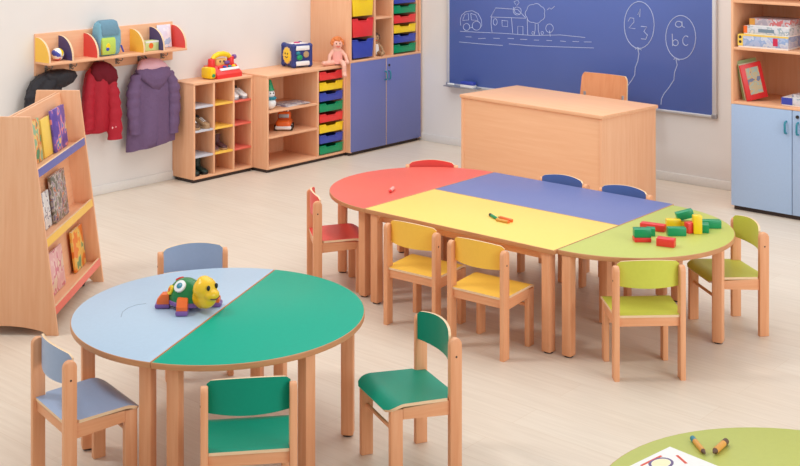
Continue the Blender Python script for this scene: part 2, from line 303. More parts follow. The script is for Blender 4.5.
def face(cx, cy, fx, fy):   # chair whose rear posts are centred at (cx,cy), facing (fx,fy)
    l = math.hypot(fx, fy); fx, fy = fx / l, fy / l
    return (cx + 0.135 * fx, cy + 0.135 * fy, 0), math.atan2(fy, fx) - PI / 2
a = make_chair('green child chair turned sideways, right of the round table', M['cgreen'], *face(4.764, 3.894, -0.43, -0.903))
l, r = face(4.639, 2.972, -0.762, 0.648); dup(a, 'green child chair seen from behind, at the near side of the round table', l, r)
a = make_chair('light blue child chair at the left near side of the round table', M['cblue'], *face(3.816, 2.712, 0.21, 0.977))
l, r = face(3.18, 3.945, 0.274, -0.178); dup(a, 'light blue child chair behind the round table, only its backrest showing', l, r)
a = make_chair('red child chair at the left end of the long table, seat in view', M['cred'], *face(2.837, 5.161, 0.63, 0.777))
l, r = face(2.836, 6.27, 0.175, -0.246); dup(a, 'red child chair behind the far side of the red tabletop', l, r)
a = make_chair('yellow child chair at the yellow table, the one nearer the red chair', M['cyellow'], *face(3.736, 4.976, -0.06, 1))
l, r = face(4.196, 4.938, -0.05, 1); dup(a, 'yellow child chair at the yellow table, the one nearer the lime chair', l, r)
a = make_chair('lime green child chair seen from behind, at the near side of the lime tabletop', M['clime'], *face(5.006, 5.201, -0.696, 0.718))
l, r = face(5.046, 6.22, -0.631, -0.776); dup(a, 'lime green child chair at the right end of the long table, facing left', l, r)
a = make_chair('blue child chair pushed to the blue table, nearer the middle of the desk', M['cdblue'], *face(3.734, 6.455, 0, -1))
l, r = face(4.165, 6.455, 0.03, -1); dup(a, 'blue child chair pushed to the blue table, below the right end of the desk', l, r)

# ------------------------------------------------------------------ tables
def table_leg(t, x, y, h, sx=0, s=0.053, rz=0):
    bm = new()
    mx = Matrix.Translation((x, y, 0)) @ Matrix.Rotation(rz, 4, 'Z')
    box(bm, (-s / 2, -s / 2, 0.006), (s / 2, s / 2, h), 0.007, mx=mx)
    if sx:
        a = s / 2 - 0.006; q = [(sx * a, h - 0.085)] + [(sx * (a + 0.045 * (1 - math.cos(k / 6 * PI / 2))), h - 0.085 + 0.085 * math.sin(k / 6 * PI / 2)) for k in range(1, 7)] + [(sx * a, h)]
        prism(bm, q, 'y', -s / 2 + 0.006, s / 2 - 0.006, mx=mx)
    o = obj('leg', bm, B_Z, t)
    bm = new(); cyl(bm, (x, y, 0.003), s * 0.42, 0.006, 'z', 16); obj('glide', bm, M['dark'], o)
def semi_table(label, m, h, Rr, loc, rz, angs, tedge=EDGE, lx=None, ly=0.045):
    """flat side along local x through the origin, curved side towards +y"""
    t = thing('semicircular_table', label, 'table', loc, rz, 'semicircular school tables')
    th = 0.024
    pts = [(Rr, 0.0012)] + arc(0, 0.0012, Rr, Rr - 0.0012, 3, 177, 58) + [(-Rr, 0.0012)]
    bm = new(); prism(bm, pts, 'z', h - th, h, 0.0035, top_mi=1); obj('tabletop', bm, [tedge, m], t, ang=30)
    lx = lx or Rr - 0.085
    for sx in (-1, 1): table_leg(t, sx * lx, ly, h - th, -sx)
    for a in angs:
        table_leg(t, (Rr - 0.068) * math.cos(R(a)), (Rr - 0.068) * math.sin(R(a)), h - th, 0, rz=R(a - 90))
    return t
def rect_table(label, m, h, w, d, loc, rz):
    t = thing('rectangular_table', label, 'table', loc, rz, 'rectangular school tables')
    th = 0.024; bm = new()
    prism(bm, [(-w / 2, -d / 2), (w / 2, -d / 2), (w / 2, d / 2), (-w / 2, d / 2)], 'z', h - th, h, 0.0035, top_mi=1)
    obj('tabletop', bm, [EDGE, m], t)
    for sx in (-1, 1):
        for sy in (-1, 1): table_leg(t, sx * (w / 2 - 0.058), sy * (d / 2 - 0.040), h - th, -sx)
    obj('apron', b1((-w / 2 + 0.07, -d / 2 + 0.06, h - th - 0.05), (w / 2 - 0.07, -d / 2 + 0.08, h - th)), B_X, t)
    obj('apron', b1((-w / 2 + 0.07, d / 2 - 0.08, h - th - 0.05), (w / 2 - 0.07, d / 2 - 0.06, h - th)), B_X, t)
    return t
RC = (3.890, 3.495); RH = 0.505; RR = 0.623
seam = math.atan2(4.051 - 2.94, 3.638 - 4.125)         # direction of the seam of the round table
nx, ny = math.sin(seam), -math.cos(seam)               # outward normal of the green half
# green half: local +y must be the green normal -> rz = angle(normal)-90
semi_table('green semicircular table, right half of the round table', M['green'], RH, RR, (RC[0], RC[1], 0), math.atan2(ny, nx) - PI / 2, (101, 63), ly=0.062)
BT = semi_table('light blue semicircular table, left half of the round table', M['lblue'], RH, RR, (RC[0], RC[1], 0), math.atan2(-ny, -nx) - PI / 2, (128,), ly=0.056)
bm = new()
inv = (Matrix.Translation(BT.location) @ Matrix.Rotation(BT.rotation_euler.z, 4, 'Z')).inverted()
tube(bm, [inv @ Vector((x, y, RH)) for x, y in PENCIL], 0.0011, 6)
obj('pencil_line', bm, mat('pencil_grey', (140, 150, 164), 0.8), BT)
CH = 0.53; CX0, CX1, CY0, CYM, CY1 = 3.25, 4.515, 5.14, 5.775, 6.395
W = CX1 - CX0 - 0.002
rect_table('yellow rectangular table in the middle of the long table', M['yellow'], CH, W, CYM - CY0 - 0.002, ((CX0 + CX1) / 2, (CY0 + CYM) / 2, 0), 0)
rect_table('blue rectangular table in the middle of the long table, on the desk side', M['blue'], CH, W, CY1 - CYM - 0.002, ((CX0 + CX1) / 2, (CYM + CY1) / 2, 0), 0)
cyc = (CY0 + CY1) / 2; RRc = (CY1 - CY0) / 2
semi_table('red semicircular table at the left end of the long table', M['red'], CH, RRc, (CX0, cyc, 0), PI / 2, (60, 121), ly=0.072)
semi_table('lime semicircular table at the right end of the long table, with building blocks on it', M['lime'], CH, 0.6, (CX1, cyc, 0), -PI / 2, (101,), lx=RRc - 0.06, ly=0.048)
FT = (6.515, 3.415)
def round_table(label, m, h, Rr, loc):
    t = thing('round_table', label, 'table', loc, 0)
    pts = arc(0, 0, Rr, Rr, 0, 355, 71); bm = new()
    prism(bm, pts, 'z', h - 0.024, h, 0.0035, top_mi=1); obj('tabletop', bm, [EDGE, m], t, ang=30)
    for k in range(4): table_leg(t, 0.5 * math.cos(R(45 + 90 * k)), 0.5 * math.sin(R(45 + 90 * k)), h - 0.024, 0, rz=R(45 + 90 * k))
round_table('lime green tabletop cut off in the near right corner, with the printed sheet on it', M['lime'], 0.505, 0.63, (FT[0], FT[1], 0))

# ------------------------------------------------------------------ teacher's desk and chair
t = thing('teacher_desk', 'beech laminate desk with a solid front panel, before the chalkboard', 'desk', (2.700, 7.970, 0), R(-5.2))
obj('desk_top', b1((-0.685, -0.35, 0.725), (0.685, 0.35, 0.75), 0.003), DK_X, t)
for s in (-1, 1): obj('side_panel', b1((s * 0.665 - 0.0125, -0.34, 0), (s * 0.665 + 0.0125, 0.33, 0.725)), W_Z, t)
obj('front_panel', b1((-0.6525, -0.335, 0.02), (0.6525, -0.315, 0.725)), DK_X, t)
t = thing('teacher_chair', 'plywood chair behind the desk, only its backrest showing', 'chair', (2.715, 8.42, 0), PI + R(-2))
def tback(u, v):
    q = 2 * u - 1; w = 0.225 - 0.012 * v - (0.02 * max(0, v - 0.9) / 0.1) ** 1
    return (q * w, -0.20 - 0.025 * (1 - q * q) - 0.03 * v, 0.60 + 0.275 * v)
bm = new(); sheet(bm, tback, 14, 14, 0.012); obj('backrest', bm, [BACKP, PLY], t, ang=50)
def tseat(u, v):
    q = 2 * u - 1; y = -0.19 + 0.38 * v
    return (q * 0.2, y, 0.45 - (0.03 * ((v - 0.75) / 0.25) ** 2 if v > 0.75 else 0))
bm = new(); sheet(bm, tseat, 10, 14, 0.012); obj('seat', bm, [BACKP, PLY], t, ang=50)
for s in (-1, 1):
    bm = new(); tube(bm, [(s * 0.18, -0.21, 0), (s * 0.18, -0.20, 0.44), (s * 0.18, -0.203, 0.58), (s * 0.18, -0.215, 0.72)], 0.011, 10); obj('leg', bm, M['grey'], t)
    bm = new(); tube(bm, [(s * 0.18, 0.17, 0), (s * 0.18, 0.15, 0.44)], 0.011, 10); obj('leg', bm, M['grey'], t)

# ------------------------------------------------------------------ chalkboard
t = thing('chalkboard', 'large blue chalkboard with chalk drawings on the back wall', 'chalkboard', (0, 9.05, 0.56))
Z0 = 0.56
obj('board_surface', b1((0.845, -0.026, 0.02), (3.475, -0.002, 1.19), 0.001), M['board'], t)
for nm, lo, hi in (('frame', (0.815, -0.034, 0.0), (0.845, 0, 1.215)), ('frame', (3.475, -0.034, 0.0), (3.508, 0, 1.215)),
                   ('frame', (0.845, -0.034, 0.0), (3.475, 0, 0.02)), ('frame', (0.845, -0.034, 1.19), (3.475, 0, 1.215))):
    obj(nm, b1(lo, hi, 0.004), M['alu'], t)
for x in (0.83, 3.49):
    obj('frame_corner', b1((x - 0.02, -0.038, -0.006), (x + 0.02, -0.002, 0.03), 0.005), M['grey'], t)
obj('chalk_tray', b1((0.84, -0.115, 0.0), (1.22, -0.036, 0.012), 0.003), M['grey'], t)
for nm, lines in CHALK.items():
    bm = new()
    for ln in lines:
        tube(bm, [(x, -0.0265, z - Z0) for x, z in ln], 0.0032 if 'balloon' in nm or 'number' in nm or 'letter' in nm else 0.0024, 5)
    obj(nm.rstrip('2'), bm, M['chalk'], t)
t = thing('board_eraser', 'blue and white board eraser lying on the chalkboard tray', 'eraser', (1.10, 8.975, 0.572))
obj('felt', b1((-0.075, -0.027, 0), (0.075, 0.027, 0.022), 0.003), M['white'], t)
obj('grip', b1((-0.075, -0.027, 0.022), (0.075, 0.027, 0.052), 0.008), M['pblue'], t)
bm = new(); cyl(bm, (0.90, 8.975, 0.582), 0.009, 0.075, 'x', 12, bev=0.002); tag(obj('marker', bm, M['white']), 'short white chalk stick at the left end of the chalkboard tray', 'chalk')
# ------------------------------------------------------------------ pigeonhole shoe cabinet
t = thing('shoe_cabinet', 'low beech pigeonhole cabinet with twelve open compartments for shoes', 'cabinet', (0, 6.412, 0))
D = 0.27; Wd = 0.648; Ht = 0.806
obj('plinth', b1((0.03, 0.01, 0), (D - 0.015, Wd - 0.01, 0.028)), M['dark'], t)
for y in (0, 0.2095, 0.4245, Wd - 0.018):
    obj('upright_panel', b1((0.018, y, 0.046 if 0.01 < y < 0.6 else 0.028), (D, y + 0.018, Ht - 0.018), 0.001), W_Z, t)
obj('top_panel', b1((0.002, 0, Ht - 0.018), (D + 0.002, Wd, Ht), 0.002), W_Y, t)
obj('base_panel', b1((0.018, 0.018, 0.028), (D, Wd - 0.018, 0.046), 0.001), W_Y, t)
obj('back_panel', b1((0.004, 0, 0.028), (0.016, Wd, Ht - 0.018), 0.001), W_Z, t)
cols = [(0.018, 0.2095), (0.2275, 0.4245), (0.4425, Wd - 0.018)]
rows = [0.215, 0.42, 0.614]
for z in rows:
    for (y0, y1), m in zip(cols, ('paleshelf', 'yshelf', 'rshelf')):
        obj('shelf', b1((0.018, y0, z - 0.016), (D - 0.002, y1, z), 0.001), M[m], t)
SHY, SHX = 6.412, 0.0

# ------------------------------------------------------------------ low unit with open shelves and trays
def tray_front(y0, y1, z0, z1, x, notch, mm, parent, name='drawer', depth=0.36):
    bm = new(); c = (y0 + y1) / 2; h = z1 - z0; nw = (y1 - y0) * 0.19
    tp = 0.006 if h < 0.12 else 0.016
    pts = [(y0 + tp, z0), (y1 - tp, z0), (y1, z1), (c + nw + notch, z1), (c + nw, z1 - notch), (c - nw, z1 - notch), (c - nw - notch, z1), (y0, z1)]
    prism(bm, pts, 'x', x - 0.008, x + 0.006, 0.003)
    # rolled rim
    box(bm, (x - 0.012, y0 - 0.001, z1 - 0.008), (x + 0.013, c - nw - notch, z1), 0.003)
    box(bm, (x - 0.012, c + nw + notch, z1 - 0.008), (x + 0.013, y1 + 0.001, z1), 0.003)
    box(bm, (x + 0.002, c - nw, z1 - notch - 0.006), (x + 0.013, c + nw, z1 - notch), 0.0025)
    # sides, floor and back of the tray
    w = 0.004
    box(bm, (x - depth, y0 + tp, z0), (x - 0.008, y1 - tp, z0 + w))
    box(bm, (x - depth, y0 + tp, z0 + w), (x - 0.008, y0 + tp + w, z1 - 0.02))
    box(bm, (x - depth, y1 - tp - w, z0 + w), (x - 0.008, y1 - tp, z1 - 0.02))
    box(bm, (x - depth, y0 + tp + w, z0 + w), (x - depth + w, y1 - tp - w, z1 - 0.02))
    return obj(name, bm, mm, parent)
t = thing('low_cabinet', 'low beech cabinet with open shelves and eight coloured trays', 'cabinet', (0, 7.066, 0))
D = 0.44; Wd = 0.962; Ht = 0.815
obj('plinth', b1((0.03, 0.012, 0), (D - 0.02, Wd - 0.002, 0.028)), M['dark'], t)
obj('top_panel', b1((0.002, 0, Ht - 0.022), (D + 0.003, Wd - 0.002, Ht), 0.002), W_Y, t)
obj('base_panel', b1((0.016, 0.018, 0.028), (D, Wd - 0.02, 0.048), 0.001), W_Y, t)
obj('back_panel', b1((0.004, 0, 0.028), (0.016, Wd - 0.002, Ht - 0.022), 0.001), W_Z, t)
for y in (0, 0.604, Wd - 0.020):
    obj('upright_panel', b1((0.016, y, 0.028 if y != 0.604 else 0.048), (D, y + 0.018, Ht - 0.022), 0.001), W_Z, t)
for z in (0.30, 0.515): obj('shelf', b1((0.016, 0.018, z - 0.018), (D - 0.004, 0.604, z), 0.001), W_Y, t)
tc8 = ['pgreen', 'pblue', 'pyellow', 'pred', 'pgreen', 'pblue', 'pyellow', 'pred']
for k, cn in enumerate(tc8):
    z0 = 0.056 + k * 0.0925
    tray_front(0.632, 0.932, z0, z0 + 0.074, D - 0.008, 0.016, M[cn], t)
    for ya, yb in ((0.622, 0.636), (0.928, 0.942)):
        if k: obj('tray_runner', b1((0.05, ya, z0 - 0.012), (D - 0.03, yb, z0 - 0.006), 0), M['black'], t)

# ------------------------------------------------------------------ tall cabinet
t = thing('tall_cabinet', 'tall beech cabinet with two violet blue doors below and coloured trays above', 'cabinet', (0, 8.03, 0))
D = 0.5; Wd = 0.996; Ht = 1.82
obj('plinth', b1((0.03, 0.012, 0), (D - 0.03, Wd - 0.012, 0.03)), M['dark'], t)
for y0, y1, za in ((0, 0.018, 0.03), (Wd - 0.018, Wd, 0.03)):
    obj('side_panel', b1((0.016, y0, za), (D - 0.001, y1, Ht - 0.02), 0.001), W_Z, t)
obj('back_panel', b1((0.002, 0, 0.03), (0.016, Wd, Ht - 0.02), 0.001), W_Z, t)
obj('top_panel', b1((0.002, 0, Ht - 0.02), (D + 0.002, Wd, Ht), 0.002), W_Y, t)
obj('base_panel', b1((0.016, 0.018, 0.03), (D - 0.022, Wd - 0.018, 0.048), 0.001), W_Y, t)
obj('middle_panel', b1((0.016, 0.018, 0.834), (D - 0.001, Wd - 0.018, 0.852), 0.001), W_Y, t)
UP = [(0.322, 0.344), (0.572, 0.594), (0.926, 0.946)]
for y0, y1 in UP: obj('divider', b1((0.016, y0, 0.852), (D - 0.001, y1, Ht - 0.02), 0.001), W_Z, t)
obj('shelf', b1((0.016, 0.344, 1.197), (D - 0.006, 0.572, 1.215), 0.001), W_Y, t)
obj('shelf', b1((0.016, 0.344, 1.55), (D - 0.006, 0.572, 1.568), 0.001), W_Y, t)
for k, (y0, y1) in enumerate(((0.002, 0.4865), (0.4935, Wd - 0.002))):
    bm = b1((D - 0.020, y0, 0.034), (D, y1, 0.832), 0.002)
    for f in bm.faces:
        if f.normal.x < 0.9: f.material_index = 1
    d = obj('door', bm, [M['door_violet'], PLY], t)
    hy = 0.470 if k == 0 else 0.522
    bm = new(); tube(bm, [(D - 0.002, hy, 0.635), (D + 0.022, hy, 0.640), (D + 0.028, hy, 0.655), (D + 0.028, hy, 0.695), (D + 0.022, hy, 0.710), (D - 0.002, hy, 0.715)], 0.006, 8); obj('handle', bm, M['pteal'], d)
    if k:
        bm = new(); cyl(bm, (D + 0.003, 0.528, 0.765), 0.011, 0.008, 'x', 14); obj('lock', bm, M['black'], d)
for z0, z1, cn in ((0.868, 1.034, 'pblue'), (1.056, 1.222, 'pred'), (1.244, 1.41, 'pyellow'), (1.432, 1.598, 'pgreen')):
    tray_front(0.026, 0.314, z0, z1, D - 0.008, 0.020, M[cn], t)
for k, cn in enumerate(('pgreen', 'pblue', 'pyellow', 'pred', 'pgreen', 'pblue', 'pyellow', 'pred', 'pgreen')):
    z0 = 0.866 + k * 0.0915
    tray_front(0.600, 0.920, z0, z0 + 0.074, D - 0.008, 0.016, M[cn], t)

# ------------------------------------------------------------------ right cabinet with pale blue doors
X0, X1, Y0 = 3.876, 4.800, 8.5
t = thing('bookcase_cabinet', 'beech cabinet with pale blue doors below and open shelves above, right of the chalkboard', 'cabinet', (X0, 9.05, 0))
Wd = X1 - X0; D = -0.55; Ht = 1.86
obj('plinth', b1((0.012, D + 0.03, 0), (Wd - 0.012, -0.03, 0.03)), M['dark'], t)
for a, b in ((0, 0.018), (Wd - 0.018, Wd)): obj('side_panel', b1((a, D + 0.001, 0.03), (b, -0.016, Ht - 0.02), 0.001), W_Z, t)
obj('back_panel', b1((0, -0.030, 0.03), (Wd, -0.016, Ht - 0.02), 0.001), W_Z, t)
obj('top_panel', b1((0, D - 0.002, Ht - 0.02), (Wd, -0.016, Ht), 0.002), W_X, t)
obj('base_panel', b1((0.018, D + 0.022, 0.03), (Wd - 0.018, -0.03, 0.048), 0.001), W_X, t)
for z in (0.800, 1.200, 1.545): obj('shelf', b1((0.018, D + 0.003, z - 0.019), (Wd - 0.018, -0.03, z), 0.001), W_X, t)
for k, (a, b) in enumerate(((0.002, 0.4595), (0.4645, Wd - 0.002))):
    d = obj('door', b1((a, D - 0.001, 0.034), (b, D + 0.019, 0.797 - 0.018), 0.002), M['door_pale'], t)
    hx = 0.420 if k == 0 else 0.506
    y = D - 0.001
    bm = new(); tube(bm, [(hx, y + 0.002, 0.612), (hx, y - 0.022, 0.617), (hx, y - 0.028, 0.630), (hx, y - 0.028, 0.680), (hx, y - 0.022, 0.693), (hx, y + 0.002, 0.698)], 0.0075, 8); obj('handle', bm, M['pteal'], d)
    if k:
        bm = new(); cyl(bm, (0.502, y - 0.003, 0.738), 0.012, 0.008, 'y', 14); obj('lock', bm, M['black'], d)

# ------------------------------------------------------------------ coat rack on the left wall
t = thing('coat_rack', 'beech wall coat rack with coloured rounded dividers and hooks', 'coat rack', (0, 5.11, 0.98))
L_ = 1.295; zs = 0.092
obj('back_board', b1((0.0, 0, 0), (0.018, L_, 0.312), 0.003), W_Y, t)
obj('shelf', b1((0.018, 0, zs), (0.200, L_, zs + 0.018), 0.002), W_Y, t)
for y, cn in ((0.0, 'yellow'), (0.2, 'blue'), (0.425, 'red'), (0.86, 'yellow'), (1.055, 'blue'), (L_ - 0.016, 'red')):
    bm = new()
    pts = [(0.018, zs + 0.018), (0.195, zs + 0.018)] + arc(0.030, zs + 0.040, 0.165, 0.155, 0, 90, 14)[0:] + [(0.018, zs + 0.195)]
    prism(bm, pts, 'y', y, y + 0.016, mi=0)
    for f in bm.faces:
        if abs(f.normal.y) > 0.9: f.material_index = 1
    mm = {'yellow': M['cyellow'], 'blue': mat('divider_blue', (72, 66, 122), 0.45), 'red': M['cred']}[cn]
    obj('divider', bm, [PLY, mm], t)
for y in (0.305, 0.73, 0.945, 1.176, 0.55, 0.09):
    bm = new()
    for dy in (-0.014, 0.014):
        tube(bm, [(0.018, y, 0.055), (0.045, y + dy * 0.5, 0.052), (0.065, y + dy, 0.046), (0.072, y + dy * 1.4, 0.056), (0.070, y + dy * 1.6, 0.068)], 0.004, 8)
    tube(bm, [(0.018, y, 0.045), (0.035, y, 0.030), (0.050, y, 0.026), (0.058, y, 0.036)], 0.004, 8)
    box(bm, (0.018, y - 0.010, 0.020), (0.022, y + 0.010, 0.070), 0.002)
    obj('hook', bm, M['hook'], t)

# ------------------------------------------------------------------ book display stand
t = thing('book_display', 'double sided beech book display stand with coloured ledge rails and picture books', 'book display', (2.198, 3.511, 0), math.atan2(0.632, 0.774))
HH = 1.14; bw = 0.275; tw = 0.129; LN = 0.93
ed = lambda z: bw - (bw - tw) * z / HH
out = [(-bw, 0)] + [(-0.215 + 0.43 * k / 20, 0.012 + 0.036 * math.sin(PI * k / 20) ** 0.8 if 0 < k < 20 else 0) for k in range(21)] + [(bw, 0), (tw, HH), (-tw, HH)]
for y in (0, LN - 0.02):
    bm = new(); prism(bm, out, 'y', y, y + 0.02, 0.002); obj('side_panel', bm, W_Z, t)
bz0, bz1 = 0.10, 1.128
bx = lambda z: 0.016 + 0.132 * (bz1 - z) / (bz1 - bz0)
for s in (1, -1):
    bm = new()
    prism(bm, [(s * bx(bz0), bz0), (s * (bx(bz0) - 0.012), bz0), (s * (bx(bz1) - 0.012), bz1), (s * bx(bz1), bz1)], 'y', 0.02, LN - 0.02); obj('backing_board', bm, W_Y, t)
    for z, cn in ((0.835, 'rail_blue'), (0.470, 'rail_yellow'), (0.118, 'rail_red')):
        o = obj('ledge', b1((min(s * (bx(z) - 0.002), s * (ed(z) - 0.012)), 0.02, z - 0.014), (max(s * (bx(z) - 0.002), s * (ed(z) - 0.012)), LN - 0.02, z), 0.001), W_Y, t)
        bm = new(); e = ed(z + 0.02)
        pts = [(s * (e - 0.012), z - 0.016), (s * (e + 0.002), z - 0.016), (s * (e - 0.003), z + 0.026), (s * (e - 0.015), z + 0.026)]
        prism(bm, pts, 'y', 0.02, LN - 0.02, 0.0015)
        for f in bm.faces:
            if f.normal.x * s > 0.7: f.material_index = 1
        obj('rail', bm, [PLY, M[cn]], t)
for s in (1, -1):
    for y in (0.10, LN - 0.10):
        bm = new(); cyl(bm, (s * 0.17, y, 0.024), 0.024, 0.03, 'x', 18, bev=0.005)
        box(bm, (s * 0.17 - 0.012, y - 0.012, 0.024), (s * 0.17 + 0.012, y + 0.012, 0.086)); obj('caster', bm, M['black'], t)
    obj('base_rail', b1((s * 0.15 - 0.07, 0.02, 0.085), (s * 0.15 + 0.07, LN - 0.02, 0.100), 0.001), W_Y, t)
bd = t
# picture books leaning on the display (world transform from the display frame)
DM = Matrix.Translation(bd.location) @ Matrix.Rotation(bd.rotation_euler.z, 4, 'Z')
tilt = math.atan2(0.132, bz1 - bz0)
def lean_book(label, y, z, w, h, th, m, off=0.0, roll=0, page=None):
    """book whose back rests on the sloped board; origin at its lower edge"""
    x = bx(z) + 0.004 + off
    o = thing('picture_book', label, 'book', (DM @ Vector((x + 0.012, y, z + 0.002))), 0, 'picture books on the display stand')
    o.rotation_euler = (DM.to_3x3().to_4x4() @ Matrix.Rotation(-tilt, 4, 'Y') @ Matrix.Rotation(R(roll), 4, 'X')).to_euler()
    bm = new()
    box(bm, (th - 0.0015, 0, 0), (th, w, h), 0.0004); box(bm, (0, 0, 0), (0.0015, w, h), 0.0004); box(bm, (0, -0.0015, 0), (th, 0, h), 0.0004)
    obj('cover', bm, m, o)
    obj('pages', b1((0.0016, 0.0005, 0.003), (th - 0.0016, w - 0.004, h - 0.003), 0), M['paper'], o)
    return o
c1 = cover('cover_farm', [(150, 190, 150), (236, 200, 120), (226, 130, 70), (60, 150, 110)], 14)
c2 = cover('cover_purple', [(92, 70, 160), (110, 84, 180), (230, 140, 150), (70, 130, 200), (240, 200, 120)], 13)
c3 = cover('cover_collage', [(120, 116, 100), (196, 186, 176), (140, 130, 150), (210, 140, 90), (60, 70, 110)], 26)
c4 = cover('cover_pale', [(230, 230, 226), (244, 242, 238), (120, 120, 140), (244, 240, 236)], 20)
c5 = cover('cover_pink', [(236, 186, 186), (242, 206, 200), (220, 130, 150), (238, 214, 190)], 12)
c6 = cover('cover_orange', [(238, 130, 50), (244, 190, 90), (240, 208, 120), (120, 170, 120)], 14)
c7 = mat('cover_yellow', (248, 212, 96), 0.4)
lean_book('green and orange picture book on the blue railed ledge, partly hidden by the side panel', 0.215, 0.835, 0.17, 0.235, 0.010, c1)
lean_book('plain yellow book standing behind the purple one on the blue railed ledge', 0.41, 0.835, 0.20, 0.215, 0.012, c7)
lean_book('purple picture book on the blue railed ledge of the display', 0.56, 0.835, 0.25, 0.24, 0.012, c2, 0.014)
lean_book('white picture book on the yellow railed ledge, mostly hidden by the side panel', 0.20, 0.470, 0.20, 0.20, 0.008, c4)
lean_book('collage covered book with a dark spine on the yellow railed ledge', 0.42, 0.470, 0.26, 0.26, 0.016, c3, 0.006)
lean_book('pale pink picture book on the red railed bottom ledge', 0.22, 0.118, 0.28, 0.225, 0.010, c5)
lean_book('orange and yellow picture book on the red railed bottom ledge', 0.68, 0.118, 0.21, 0.235, 0.014, c6, 0.004)
# ------------------------------------------------------------------ coats
def ring(cx, cy, z, rx, ry, n=40, fold=0.0, k=5, ph=0.0, tiltz=0.0):
    """horizontal ring on the wall side: x depth rx, y width ry"""
    out = []; fold *= 1.7
    for i in range(n):
        a = 2 * PI * i / n; f = 1 + fold * math.sin(k * a + ph) + fold * 0.6 * math.sin((k + 4) * a + ph * 1.7)
        sx = math.copysign(abs(math.cos(a)) ** 0.8, math.cos(a)); sy = math.copysign(abs(math.sin(a)) ** 0.8, math.sin(a))
        out.append((cx + rx * f * sx, cy + ry * sy * (1 + 0.25 * (f - 1)), z + tiltz * math.sin(a)))
    return out
def sleeve(bm, pts, rs, mi=0, fold=0.12):
    rings = []
    n = 26
    for j in range(len(pts) - 1):
        for q in range(6):
            f = q / 6; p = Vector(pts[j]).lerp(Vector(pts[j + 1]), f); r = rs[j] * (1 - f) + rs[j + 1] * f
            rr = r * (1 + fold * math.sin((j * 6 + q) * 2.1))
            rings.append([(p.x + rr * 0.72 * math.cos(2 * PI * i / n), p.y + rr * math.sin(2 * PI * i / n), p.z + 0.1 * rr * math.cos(2 * PI * i / n)) for i in range(n)])
    p = Vector(pts[-1]); r = rs[-1]
    rings.append([(p.x + r * 0.72 * math.cos(2 * PI * i / n), p.y + r * math.sin(2 * PI * i / n), p.z) for i in range(n)])
    loft(bm, rings, mi)
# purple coat (hung open side out, pink fleece hood lining showing)
t = thing('coat', 'purple quilted coat with a pink fleece lined hood hanging on the rack', 'coat', (0.0, 6.125, 0.31))
bm = new()
loft(bm, [ring(0.070, -0.005, 0.63, 0.030, 0.085, fold=0.02), ring(0.080, 0.0, 0.595, 0.050, 0.165, fold=0.03), ring(0.085, 0.0, 0.54, 0.062, 0.195, fold=0.05, ph=0.4),
          ring(0.088, -0.003, 0.46, 0.066, 0.205, fold=0.07, ph=0.7), ring(0.088, -0.006, 0.36, 0.064, 0.210, fold=0.08, ph=1.2), ring(0.088, -0.008, 0.26, 0.068, 0.216, fold=0.09, ph=1.6),
          ring(0.090, -0.010, 0.15, 0.070, 0.222, fold=0.10, ph=1.9), ring(0.090, -0.010, 0.06, 0.070, 0.226, fold=0.10, ph=2.1, tiltz=0.02), ring(0.088, -0.010, 0.02, 0.066, 0.226, fold=0.10, ph=2.1, tiltz=0.02)])
o = obj('body', bm, M['purple_coat'], t, ang=80)
for s, zz in ((1, 0.10), (-1, 0.14)):
    bm = new(); sleeve(bm, [(0.105, s * 0.150, 0.60), (0.120, s * 0.195, 0.48), (0.128, s * 0.205, 0.32), (0.132, s * 0.190, zz)], [0.05, 0.062, 0.056, 0.048])
    obj('sleeve', bm, M['purple_coat'], t, ang=80)
bm = new()   # hood folded down the front, V shaped
loft(bm, [ring(0.092, 0.0, 0.66, 0.038, 0.125, fold=0.03), ring(0.110, 0.0, 0.625, 0.050, 0.168, fold=0.04), ring(0.128, 0.005, 0.575, 0.046, 0.150, fold=0.05, ph=1), ring(0.140, 0.012, 0.515, 0.034, 0.085, fold=0.05, ph=1.4), ring(0.142, 0.018, 0.455, 0.016, 0.022, fold=0.02)])
obj('hood', bm, M['purple_coat'], t, ang=80)
bm = new()
loft(bm, [ring(0.070, -0.01, 0.715, 0.010, 0.030), ring(0.082, -0.005, 0.700, 0.034, 0.095, fold=0.05, ph=.3), ring(0.095, 0.0, 0.664, 0.048, 0.130, fold=0.05, ph=.9), ring(0.103, 0.0, 0.638, 0.046, 0.150, fold=0.04, ph=1.3), ring(0.104, 0.0, 0.622, 0.036, 0.15)])
obj('hood_lining', bm, M['pink_fleece'], t, ang=80)
bm = new(); tube(bm, [(0.066, 0.0, 0.695), (0.058, -0.03, 0.725), (0.070, -0.05, 0.735), (0.078, -0.04, 0.718), (0.072, -0.01, 0.695)], 0.005, 8); obj('hanging_loop', bm, M['black'], t)
bm = new(); tube(bm, [(0.160, 0.0, 0.44), (0.160, 0.01, 0.30), (0.165, 0.005, 0.15), (0.163, 0.0, 0.03)], 0.006, 8); obj('zip', bm, M['purple_coat'], t)
